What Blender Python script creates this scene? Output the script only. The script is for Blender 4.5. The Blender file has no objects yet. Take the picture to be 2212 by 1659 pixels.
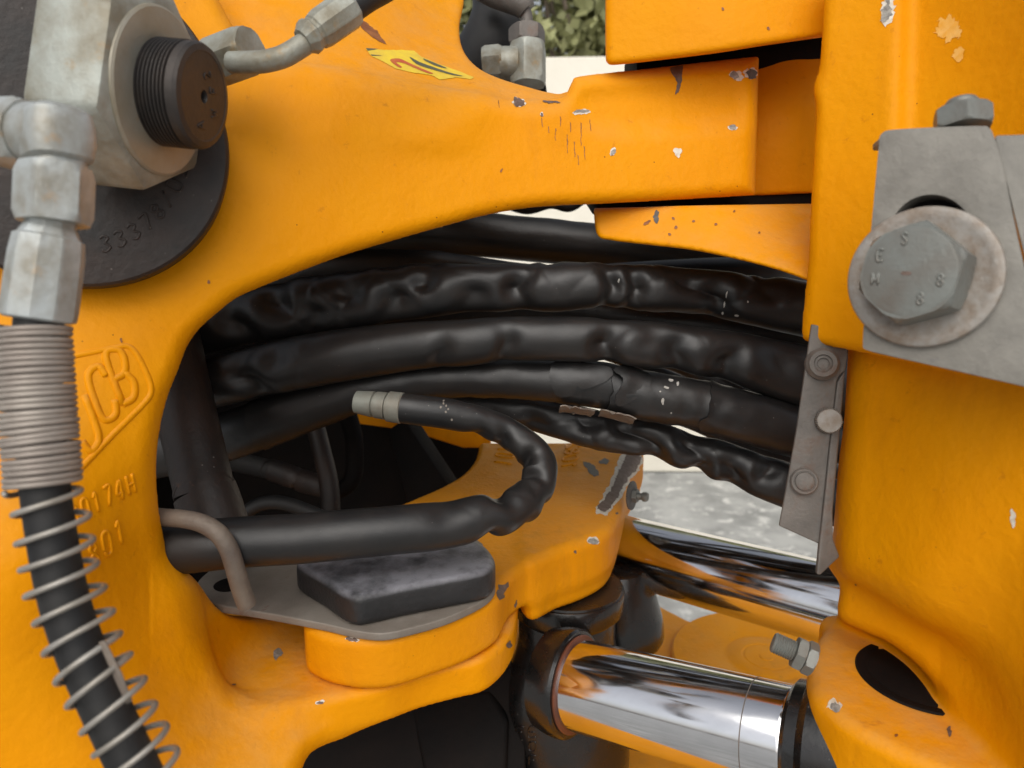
import bpy, bmesh, math, random, time
import numpy as np
import openvdb
from mathutils import Vector, Matrix, noise
from mathutils.bvhtree import BVHTree
from mathutils.geometry import delaunay_2d_cdt
T0 = time.time()
random.seed(7)
rng = np.random.default_rng(7)
R = math.radians
S = bpy.context.scene

# ------------------------------------------------------------------ camera
PITCH = R(12); CAMH = 1.3; F = 1640.0; CX, CY = 1106.0, 829.5
cp, sp = math.cos(PITCH), math.sin(PITCH)
cam_d = bpy.data.cameras.new('camera'); cam = bpy.data.objects.new('camera', cam_d)
S.collection.objects.link(cam); S.camera = cam
cam.location = (0, 0, CAMH); cam.rotation_euler = (R(90) - PITCH, 0, 0)
cam_d.sensor_width = 36; cam_d.lens = 36 * F / 2212
cam_d.clip_start = 0.02; cam_d.clip_end = 500
cam_d.dof.use_dof = True; cam_d.dof.focus_distance = 0.60; cam_d.dof.aperture_fstop = cam_d.lens / 3.3
# ------------------------------------------------------------------ sky, sun, exposure
SUN_EL, SUN_AZ = R(46), R(187)      # azimuth clockwise from +Y: behind the camera, a little to the left
wd = bpy.data.worlds.new('World'); S.world = wd; wd.use_nodes = True
nt = wd.node_tree; nt.nodes.clear()
sky = nt.nodes.new('ShaderNodeTexSky'); sky.sky_type = 'NISHITA'; sky.sun_disc = False
sky.sun_elevation = SUN_EL; sky.sun_rotation = SUN_AZ; sky.dust_density = 4.0; sky.air_density = 1.0
hs = nt.nodes.new('ShaderNodeHueSaturation'); hs.inputs['Saturation'].default_value = 0.3
bg = nt.nodes.new('ShaderNodeBackground'); bg.inputs['Strength'].default_value = 0.13
wo = nt.nodes.new('ShaderNodeOutputWorld')
nt.links.new(sky.outputs[0], hs.inputs['Color']); nt.links.new(hs.outputs[0], bg.inputs[0]); nt.links.new(bg.outputs[0], wo.inputs[0])
sl = bpy.data.lights.new('sun', 'SUN'); sl.energy = 1.35; sl.angle = R(70); sl.color = (1.0, 0.95, 0.86)
so = bpy.data.objects.new('sun', sl); S.collection.objects.link(so)
sdir = Vector((math.sin(SUN_AZ) * math.cos(SUN_EL), math.cos(SUN_AZ) * math.cos(SUN_EL), math.sin(SUN_EL)))
so.rotation_euler = sdir.to_track_quat('Z', 'Y').to_euler()
S.view_settings.view_transform = 'Standard'; S.view_settings.look = 'None'
S.view_settings.exposure = 0.10; S.view_settings.gamma = 1.0

# ------------------------------------------------------------------ photo pixel <-> place
def cw(x, y, d):                       # camera axes (right, up, forward) -> world
    return Vector((x, d * cp + y * sp, CAMH - d * sp + y * cp))
def cdir(x, y, d):
    return Vector((x, d * cp + y * sp, -d * sp + y * cp)).normalized()
def W(px, py, d):
    return cw((px - CX) / F * d, -(py - CY) / F * d, d)
def H(px, py, z):                      # z relative to the camera height
    dr = Vector(((px - CX) / F, cp - (py - CY) / F * sp, -sp - (py - CY) / F * cp))
    t = z / dr.z
    return dr * t                      # x, y (world), z rel
def depth_of(p):
    q = p - Vector((0, 0, CAMH)); return q.y * cp - q.z * sp

# ------------------------------------------------------------------ materials
def mat(name, col, col2=None, rough=0.5, metal=0.0, nscale=20, mixr=(0.35, 0.65), bump=0.0, bscale=200, bump2=0.0, b2scale=40,
        coat=0.0, dust=None, dust_amt=0.0, specks=None, rough2=None, stretch=None, ndetail=6, spec=0.5, spots=None, coatr=0.2, streak=None):
    m = bpy.data.materials.new(name); m.use_nodes = True
    n = m.node_tree; b = n.nodes['Principled BSDF']; L = n.links.new
    tc = n.nodes.new('ShaderNodeTexCoord'); src = tc.outputs['Object']
    if stretch:
        mp = n.nodes.new('ShaderNodeMapping'); mp.inputs['Scale'].default_value = stretch; L(src, mp.inputs[0]); src = mp.outputs[0]
    def nz(sc, det=6, rgh=0.6, dist=0.0):
        t = n.nodes.new('ShaderNodeTexNoise'); t.inputs['Scale'].default_value = sc; t.inputs['Detail'].default_value = det
        t.inputs['Roughness'].default_value = rgh; t.inputs['Distortion'].default_value = dist; L(src, t.inputs['Vector']); return t.outputs['Fac']
    def ramp(s, lo, hi):
        r = n.nodes.new('ShaderNodeMapRange'); r.inputs['From Min'].default_value = lo; r.inputs['From Max'].default_value = hi; L(s, r.inputs[0]); return r.outputs[0]
    def mix(fac, a, c):
        x = n.nodes.new('ShaderNodeMix'); x.data_type = 'RGBA'
        if hasattr(fac, 'links'): L(fac, x.inputs[0])
        else: x.inputs[0].default_value = fac
        for v, i in ((a, 6), (c, 7)):
            if hasattr(v, 'links'): L(v, x.inputs[i])
            else: x.inputs[i].default_value = (*v, 1)
        return x.outputs[2]
    def mul(a, c):
        x = n.nodes.new('ShaderNodeMath'); x.operation = 'MULTIPLY'
        for v, i in ((a, 0), (c, 1)):
            if hasattr(v, 'links'): L(v, x.inputs[i])
            else: x.inputs[i].default_value = v
        return x.outputs[0]
    color = tuple(col); f1 = None
    if col2:
        f1 = ramp(nz(nscale, ndetail), *mixr); color = mix(f1, col, col2)
    if spots:                                   # (colour, scale, lo, hi)
        color = mix(ramp(nz(spots[1], 8, 0.7, 0.4), spots[2], spots[3]), color, spots[0])
    if specks:                                  # (colour, scale, size)
        v = n.nodes.new('ShaderNodeTexVoronoi'); v.inputs['Scale'].default_value = specks[1]; L(src, v.inputs['Vector'])
        g = ramp(v.outputs['Distance'], specks[2], specks[2] * 0.55)
        color = mix(mul(g, ramp(nz(specks[1] * 0.35, 2), 0.52, 0.60)), color, specks[0])
    if streak:
        mp2 = n.nodes.new('ShaderNodeMapping'); mp2.inputs['Scale'].default_value = (55, 40, 11); L(tc.outputs['Object'], mp2.inputs[0])
        t2 = n.nodes.new('ShaderNodeTexNoise'); t2.inputs['Scale'].default_value = 1.0; t2.inputs['Detail'].default_value = 7; t2.inputs['Roughness'].default_value = 0.68; L(mp2.outputs[0], t2.inputs['Vector'])
        color = mix(mul(mul(ramp(t2.outputs['Fac'], 0.50, 0.72), ramp(nz(5.5, 3), 0.42, 0.62)), streak[1]), color, streak[0])
    if dust:
        ge = n.nodes.new('ShaderNodeNewGeometry'); sx = n.nodes.new('ShaderNodeSeparateXYZ'); L(ge.outputs['Normal'], sx.inputs[0])
        up = ramp(sx.outputs['Z'], 0.3, 0.95); dn = ramp(nz(35, 8, 0.65), 0.3, 0.7)
        df = mul(mul(up, dn), dust_amt); color = mix(df, color, dust)
    if hasattr(color, 'links'): L(color, b.inputs['Base Color'])
    else: b.inputs['Base Color'].default_value = (*color, 1)
    b.inputs['Metallic'].default_value = metal; b.inputs['Roughness'].default_value = rough
    b.inputs['Specular IOR Level'].default_value = spec
    if rough2 is not None:
        r = n.nodes.new('ShaderNodeMapRange'); r.inputs['From Min'].default_value = 0.3; r.inputs['From Max'].default_value = 0.7
        r.inputs['To Min'].default_value = rough; r.inputs['To Max'].default_value = rough2
        L(nz(nscale * 1.7, 6), r.inputs[0]); L(r.outputs[0], b.inputs['Roughness'])
    b.inputs['Coat Weight'].default_value = coat; b.inputs['Coat Roughness'].default_value = coatr
    last = None
    for amt, sc, det in ((bump2, b2scale, 3), (bump, bscale, 5)):
        if amt:
            bp = n.nodes.new('ShaderNodeBump'); bp.inputs['Strength'].default_value = 1.0; bp.inputs['Distance'].default_value = amt
            L(nz(sc, det, 0.55), bp.inputs['Height'])
            if last: L(last, bp.inputs['Normal'])
            last = bp.outputs[0]
    if last: L(last, b.inputs['Normal'])
    return m
M = {}
YEL = (0.73, 0.285, 0.0002)
M['paint'] = mat('orange_paint', YEL, (0.71, 0.255, 0.0003), 0.45, 0, 9, (0.3, 0.75), bump=0.00055, bscale=170, bump2=0.0014, b2scale=34, streak=((0.50, 0.17, 0.004), 0.45),
                 coat=0.0, spec=0.10, spots=((0.56, 0.195, 0.003), 75, 0.62, 0.72), dust=(0.52, 0.34, 0.15), dust_amt=0.4, specks=((0.12, 0.035, 0.01), 85, 0.06), rough2=0.55)
M['paint_dusty'] = mat('dusty_orange_paint', (0.75, 0.285, 0.0005), (0.66, 0.235, 0.003), 0.45, 0, 12, (0.3, 0.75), bump=0.0005, bscale=240, bump2=0.001, b2scale=45,
                 coat=0.0, spec=0.12, streak=((0.42, 0.16, 0.01), 0.5), dust=(0.55, 0.33, 0.10), dust_amt=0.2, specks=((0.10, 0.04, 0.01), 110, 0.07), rough2=0.6)
M['rubber'] = mat('black_rubber_sleeve', (0.0095, 0.0095, 0.010), (0.018, 0.016, 0.015), 0.37, 0, 25, bump=0.0001, bscale=900, bump2=0.0004, b2scale=60,
                  specks=((0.35, 0.33, 0.30), 190, 0.06), rough2=0.46, spec=0.48)
M['hose'] = mat('black_hose_rubber', (0.012, 0.012, 0.013), (0.022, 0.021, 0.02), 0.5, 0, 30, bump=0.00012, bscale=900, rough2=0.6, spec=0.4)
M['inner_dark'] = mat('dark_oily_steel_and_shade', (0.0045, 0.004, 0.004), (0.009, 0.0065, 0.0055), 0.7, 0, 14, bump=0.0005, bscale=150, spec=0.12)  # also colours the sheet that stands for shade under the lower arm
M['pin_dark'] = mat('dark_rusty_pin_steel', (0.0095, 0.0078, 0.0072), (0.026, 0.015, 0.011), 0.55, 0.0, 22, (0.35, 0.6), bump=0.0006, bscale=160,
                    specks=((0.22, 0.2, 0.18), 130, 0.1), spots=((0.09, 0.045, 0.025), 40, 0.62, 0.72))
M['thread'] = mat('dark_brown_threaded_steel', (0.030, 0.028, 0.028), (0.05, 0.040, 0.034), 0.5, 0.3, 30, bump=0.0003, bscale=260, spots=((0.10, 0.04, 0.02), 60, 0.66, 0.75))
M['galv'] = mat('weathered_galvanised_steel', (0.37, 0.39, 0.355), (0.21, 0.19, 0.14), 0.45, 0.3, 30, (0.38, 0.64), bump=0.0004, bscale=300, spots=((0.30, 0.20, 0.09), 20, 0.58, 0.70), rough2=0.6)
M['galv_tan'] = mat('tan_stained_steel_face', (0.30, 0.265, 0.195), (0.37, 0.35, 0.30), 0.5, 0.25, 24, (0.35, 0.65), bump=0.0003, bscale=300, spots=((0.40, 0.24, 0.08), 16, 0.58, 0.7))
M['galv_light'] = mat('pale_zinc_plate', (0.44, 0.47, 0.47), (0.25, 0.235, 0.195), 0.42, 0.35, 38, (0.40, 0.66), bump=0.0003, bscale=300, spots=((0.38, 0.26, 0.15), 26, 0.60, 0.70), rough2=0.55)
M['plate'] = mat('grey_phosphate_steel', (0.178, 0.168, 0.148), (0.238, 0.225, 0.198), 0.62, 0.1, 60, (0.35, 0.65), bump=0.0004, bscale=330, bump2=0.0006, b2scale=60, spots=((0.13, 0.125, 0.13), 30, 0.60, 0.75))
M['strip'] = mat('grimy_grey_steel_strip', (0.105, 0.095, 0.085), (0.165, 0.145, 0.128), 0.55, 0.2, 60, (0.3, 0.7), bump=0.0004, bscale=420, spots=((0.14, 0.085, 0.06), 38, 0.52, 0.7))
M['bolt'] = mat('grey_bolt_zinc', (0.19, 0.20, 0.185), (0.155, 0.14, 0.12), 0.45, 0.3, 55, (0.4, 0.75), bump=0.0003, bscale=400, spots=((0.2, 0.11, 0.07), 70, 0.66, 0.75))
M['washer'] = mat('rusty_zinc_washer', (0.28, 0.26, 0.235), (0.18, 0.125, 0.08), 0.5, 0.25, 110, (0.40, 0.75), bump=0.0004, bscale=300)
M['bar'] = mat('brown_grey_bare_bar', (0.20, 0.165, 0.13), (0.12, 0.095, 0.08), 0.6, 0.25, 40, (0.3, 0.7), bump=0.0005, bscale=350)
M['lock'] = mat('grey_lock_plate_steel', (0.24, 0.215, 0.185), (0.17, 0.145, 0.12), 0.6, 0.2, 35, (0.3, 0.7), bump=0.0003, bscale=450, spots=((0.15, 0.075, 0.045), 50, 0.62, 0.72))
M['pad'] = mat('worn_black_rubber_pad', (0.012, 0.012, 0.013), (0.020, 0.019, 0.020), 0.5, 0, 30, bump=0.0006, bscale=220, dust=(0.22, 0.22, 0.245), dust_amt=1.4, bump2=0.0006, b2scale=70)
M['chrome'] = mat('polished_chrome', (0.80, 0.80, 0.82), (0.70, 0.70, 0.72), 0.06, 1.0, 40, rough2=0.17, stretch=(.15, 1, 1), specks=((0.40, 0.38, 0.36), 170, 0.05))
M['black_gloss'] = mat('oily_black_paint', (0.006, 0.006, 0.006), (0.018, 0.013, 0.011), 0.20, 0.0, 22, (0.4, 0.75), bump=0.0002, bscale=170, bump2=0.0007, b2scale=30, rough2=0.34, coat=0.35, coatr=0.12, specks=((0.3, 0.28, 0.26), 110, 0.07))
M['seal'] = mat('orange_brown_seal', (0.16, 0.045, 0.018), (0.09, 0.03, 0.015), 0.5, 0, 60, bump=0.0001, bscale=400)
M['ferrule_green'] = mat('olive_grey_ferrule', (0.22, 0.23, 0.20), (0.17, 0.15, 0.12), 0.5, 0.3, 40, (0.4, 0.7), bump=0.0002, bscale=300)
M['spring'] = mat('dull_zinc_spring_wire', (0.26, 0.235, 0.20), (0.36, 0.34, 0.31), 0.45, 0.45, 60, bump=0.0001, bscale=500)
M['guard'] = mat('taupe_close_coil_guard', (0.27, 0.23, 0.20), (0.36, 0.32, 0.28), 0.5, 0.3, 40, bump=0.0001, bscale=500)
M['primer'] = mat('grey_bare_metal_chip', (0.17, 0.155, 0.14), (0.36, 0.34, 0.30), 0.6, 0.05, 260, bump=0.0003, bscale=500)
M['rust_chip'] = mat('brown_bare_metal_chip', (0.10, 0.062, 0.045), (0.17, 0.12, 0.10), 0.65, 0.1, 180, bump=0.0004, bscale=400)
M['white_chip'] = mat('white_filler_rim', (0.72, 0.68, 0.60), (0.55, 0.48, 0.38), 0.7, 0, 250, bump=0.0003, bscale=500)
M['pale_chip'] = mat('worn_pale_paint', (0.85, 0.48, 0.12), (0.8, 0.38, 0.04), 0.6, 0, 150, bump=0.0003, bscale=400)
M['dark_chip'] = mat('dark_grey_scrape', (0.075, 0.07, 0.066), (0.12, 0.11, 0.10), 0.6, 0, 200)
M['scrape'] = mat('brown_scrape', (0.16, 0.05, 0.015), (0.30, 0.11, 0.03), 0.6, 0, 90)
M['stk_y'] = mat('yellow_sticker_print', (0.75, 0.55, 0.03), (0.62, 0.42, 0.05), 0.5, 0, 60)
M['stk_k'] = mat('black_sticker_print', (0.07, 0.075, 0.06), (0.12, 0.11, 0.05), 0.5, 0, 90)
M['stk_r'] = mat('red_sticker_print', (0.45, 0.08, 0.03), (0.5, 0.15, 0.03), 0.5, 0, 90)
M['fleck'] = mat('pale_paint_fleck', (0.42, 0.40, 0.36), (0.28, 0.27, 0.25), 0.7, 0, 300)
M['ground'] = mat('pale_concrete_yard', (0.38, 0.385, 0.375), (0.22, 0.225, 0.22), 0.8, 0, 4.5, (0.38, 0.62), bump=0.004, bscale=14, spots=((0.56, 0.56, 0.54), 11, 0.54, 0.64))
M['wall'] = mat('cream_painted_wall', (0.80, 0.76, 0.66), (0.74, 0.70, 0.60), 0.8, 0, 3, bump=0.002, bscale=30)
M['leaf'] = mat('olive_leaves', (0.27, 0.285, 0.12), (0.42, 0.42, 0.21), 0.6, 0, 2.2, (0.35, 0.65))
M['bark'] = mat('grey_bark', (0.13, 0.10, 0.07), (0.2, 0.16, 0.12), 0.8, 0, 12, bump=0.01, bscale=30)

# ------------------------------------------------------------------ object helpers
COL = S.collection
def link_mesh(name, verts, faces, m, parent=None, smooth=True, mats=None, midx=None, sharp=None):
    v = np.asarray([tuple(p) for p in verts] if not isinstance(verts, np.ndarray) else verts, dtype=np.float64)
    c = (v.min(0) + v.max(0)) / 2
    me = bpy.data.meshes.new(name); me.from_pydata((v - c).tolist() if len(v) < 60000 else [], [], faces if len(v) < 60000 else [])
    if len(v) >= 60000:
        f = np.asarray(faces, dtype=np.int32)
        me.vertices.add(len(v)); me.vertices.foreach_set('co', (v - c).astype(np.float32).ravel())
        me.loops.add(f.size); me.loops.foreach_set('vertex_index', f.ravel())
        me.polygons.add(len(f)); me.polygons.foreach_set('loop_start', np.arange(0, f.size, 4, dtype=np.int32))
        me.update(calc_edges=True); me.validate()
    for mm in (mats or [m]): me.materials.append(mm)
    if midx is not None: me.polygons.foreach_set('material_index', np.asarray(midx, dtype=np.int32))
    me.polygons.foreach_set('use_smooth', [smooth] * len(me.polygons))
    if sharp and smooth: me.set_sharp_from_angle(angle=R(sharp))
    me.update()
    o = bpy.data.objects.new(name, me); COL.objects.link(o); o.location = c
    if parent is not None: attach(o, parent)
    return o
def attach(o, parent):
    o.parent = parent; o.matrix_parent_inverse = Matrix.Translation(-wloc(parent))
def wloc(o):
    v = Vector(o.location)
    if o.parent:
        # parent inverse is a pure translation cancelling the parent's own place
        pass
    return v
def bm_obj(name, bm, m, parent=None, smooth=True, sharp=35, **k):
    bmesh.ops.recalc_face_normals(bm, faces=bm.faces)
    vs = [v.co.copy() for v in bm.verts]; bm.verts.index_update()
    fs = [[v.index for v in f.verts] for f in bm.faces]; bm.free()
    return link_mesh(name, vs, fs, m, parent, smooth, sharp=sharp, **k)
def thing(name, label, cat, loc, group=None):
    o = bpy.data.objects.new(name, None); COL.objects.link(o); o.location = loc; o.empty_display_size = 0.02
    return tag(o, label, cat, group)
def tag(o, label=None, cat=None, group=None, kind=None):
    if label: o['label'] = label
    if cat: o['category'] = cat
    if group: o['group'] = group
    if kind: o['kind'] = kind
    return o
def cr(pts, n=6, closed=True):
    """Catmull-Rom through px points; a third element 's' keeps a corner sharp."""
    P = [np.array(p[:2], float) for p in pts]; sh = [len(p) > 2 and p[2] == 's' for p in pts]; N = len(P); out = []
    for i in range(N if closed else N - 1):
        a, b = P[i], P[(i + 1) % N]
        pa = a if (sh[i] or (not closed and i == 0)) else P[i - 1]
        pb = b if (sh[(i + 1) % N] or (not closed and i == N - 2)) else P[(i + 2) % N]
        t1 = (b - pa) * 0.5 if pa is not a else (b - a); t2 = (pb - a) * 0.5 if pb is not b else (b - a)
        for k in range(n):
            t = k / n; h1 = 2*t**3 - 3*t**2 + 1; h2 = -2*t**3 + 3*t**2; h3 = t**3 - 2*t**2 + t; h4 = t**3 - t**2
            out.append(h1*a + h2*b + h3*t1 + h4*t2)
    if not closed: out.append(P[-1])
    return np.array(out)
def spline(P, n):
    """dense path through rows (x, y, z, w...)"""
    P = np.array(P, float); m = len(P); out = []
    for i in range(m - 1):
        a, b = P[i], P[i+1]; pa = P[max(i-1, 0)]; pb = P[min(i+2, m-1)]
        t1 = (b - pa) * 0.5; t2 = (pb - a) * 0.5
        for k in range(n):
            t = k / n; out.append((2*t**3-3*t**2+1)*a + (-2*t**3+3*t**2)*b + (t**3-2*t**2+t)*t1 + (t**3-t**2)*t2)
    out.append(P[-1]); return np.array(out)
def sweep(path, radii, seg=24, cap=True, rfun=None):
    """tube round a world path, parallel transported; rfun(s, theta) -> radius factor (arrays)"""
    p = np.array([tuple(v) for v in path], float); n = len(p); radii = np.broadcast_to(np.asarray(radii, float), (n,))
    t = np.gradient(p, axis=0); t /= np.linalg.norm(t, axis=1)[:, None]
    up = np.array((0, 0, 1.0)) if abs(t[0][2]) < 0.9 else np.array((0, -1.0, 0))
    u = up - t[0] * up.dot(t[0]); u /= np.linalg.norm(u); U = [u]
    for i in range(1, n):
        u = U[-1] - t[i] * U[-1].dot(t[i]); u /= np.linalg.norm(u); U.append(u)
    U = np.array(U); V = np.cross(t, U)
    s = np.concatenate([[0], np.cumsum(np.linalg.norm(np.diff(p, axis=0), axis=1))])
    th = np.linspace(0, 2*np.pi, seg, endpoint=False)
    Sg, Th = np.meshgrid(s, th, indexing='ij')
    fac = rfun(Sg, Th) if rfun else np.ones_like(Sg)
    r = radii[:, None] * fac
    vs = p[:, None, :] + r[..., None] * (np.cos(Th)[..., None] * U[:, None, :] + np.sin(Th)[..., None] * V[:, None, :])
    vs = vs.reshape(-1, 3); fs = []
    for i in range(n - 1):
        for j in range(seg):
            a = i*seg + j; b = i*seg + (j+1) % seg; fs.append((a, b, b+seg, a+seg))
    if cap:
        c0 = len(vs); vs = np.vstack([vs, p[0], p[-1]])
        for j in range(seg):
            fs.append((c0, (j+1) % seg, j)); fs.append((c0+1, (n-1)*seg + j, (n-1)*seg + (j+1) % seg))
    return vs, fs
def pxpath(rows, n=8):
    """rows (px, py, depth, width px) -> world path and radii"""
    q = spline(rows, n); return [W(a, b, d) for a, b, d, w in q], np.array([w/2/F*d for a, b, d, w in q])
def tube(name, rows, m, parent=None, n=8, seg=24, rfun=None):
    p, r = pxpath(rows, n); vs, fs = sweep(p, r, seg, rfun=rfun)
    return link_mesh(name, vs, fs, m, parent, sharp=50)
class Frame:
    """local axes in the place: z = axis"""
    def __init__(s, o, z, up=Vector((0, 0, 1))):
        s.o = Vector(o); s.z = Vector(z).normalized(); s.x = Vector(up).cross(s.z)
        if s.x.length < 1e-4: s.x = Vector((1, 0, 0))
        s.x.normalize(); s.y = s.z.cross(s.x)
    def __call__(s, a, b, c=0.0): return s.o + s.x*a + s.y*b + s.z*c
def lathe(name, fr, prof, m, parent=None, seg=48, flat=0, rfun=None, sharp=30):
    """prof rows (z, r). flat=n turns it with n flats"""
    vs, fs = [], []; n = len(prof)
    for z, r in prof:
        for j in range(seg):
            th = 2*math.pi*j/seg; rr = r
            if flat: rr = r * math.cos(math.pi/flat) / math.cos((th % (2*math.pi/flat)) - math.pi/flat)
            if rfun: rr *= rfun(z, th)
            vs.append(fr(rr*math.cos(th), rr*math.sin(th), z))
    for i in range(n-1):
        for j in range(seg):
            a = i*seg+j; b = i*seg+(j+1) % seg; fs.append((a, b, b+seg, a+seg))
    vs.append(fr(0, 0, prof[0][0])); vs.append(fr(0, 0, prof[-1][0])); c = len(vs)-2
    for j in range(seg):
        fs.append((c, (j+1) % seg, j)); fs.append((c+1, (n-1)*seg+j, (n-1)*seg+(j+1) % seg))
    return link_mesh(name, vs, fs, m, parent, sharp=sharp)
def hexnut(name, fr, r, z0, z1, m, parent=None, cham=0.12, hole=0.0, rot=0.0):
    """hexagon with chamfered corners (the turned look of a real nut)"""
    seg = 72; prof = []; ch = (z1-z0)*0.16
    vs, fs = [], []; zz = [z0, z0+ch*0.5, z0+ch, z1-ch, z1-ch*0.5, z1]; cap = [0.90, 0.955, 1.02, 1.02, 0.955, 0.90]
    rows = [(z, c) for z, c in zip(zz, cap)]
    if hole: rows = rows + [(z1, hole/r*1.08), (z1-0.002, hole/r)]
    for z, c in rows:
        for j in range(seg):
            th = 2*math.pi*j/seg + rot; q = (2*math.pi*j/seg) % (math.pi/3)
            rr = min(r*math.cos(math.pi/6)/math.cos(q - math.pi/6), r*c)
            vs.append(fr(rr*math.cos(th), rr*math.sin(th), z))
    n = len(rows)
    for i in range(n-1):
        for j in range(seg):
            a = i*seg+j; b = i*seg+(j+1) % seg; fs.append((a, b, b+seg, a+seg))
    vs.append(fr(0, 0, rows[0][0])); vs.append(fr(0, 0, rows[-1][0])); c = len(vs)-2
    for j in range(seg):
        fs.append((c, (j+1) % seg, j)); fs.append((c+1, (n-1)*seg+j, (n-1)*seg+(j+1) % seg))
    return link_mesh(name, vs, fs, m, parent, sharp=22)
def prism(name, front, off, m, parent=None, bevel=0.0015, seg=3, holes=None, smooth=True):
    """closed world polygon `front` given thickness by the vector off, edges bevelled"""
    bm = bmesh.new(); a = [bm.verts.new(p) for p in front]; f = bm.faces.new(a)
    r = bmesh.ops.extrude_face_region(bm, geom=[f]); nv = [g for g in r['geom'] if isinstance(g, bmesh.types.BMVert)]
    for v in nv: v.co += off
    bmesh.ops.recalc_face_normals(bm, faces=bm.faces)
    if bevel:
        ed = [e for e in bm.edges if len(e.link_faces) == 2 and e.calc_face_angle(0) > R(25)]
        bmesh.ops.bevel(bm, geom=ed, offset=bevel, segments=seg, affect='EDGES', profile=0.5, clamp_overlap=True)
    return bm_obj(name, bm, m, parent, smooth, sharp=40)

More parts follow.
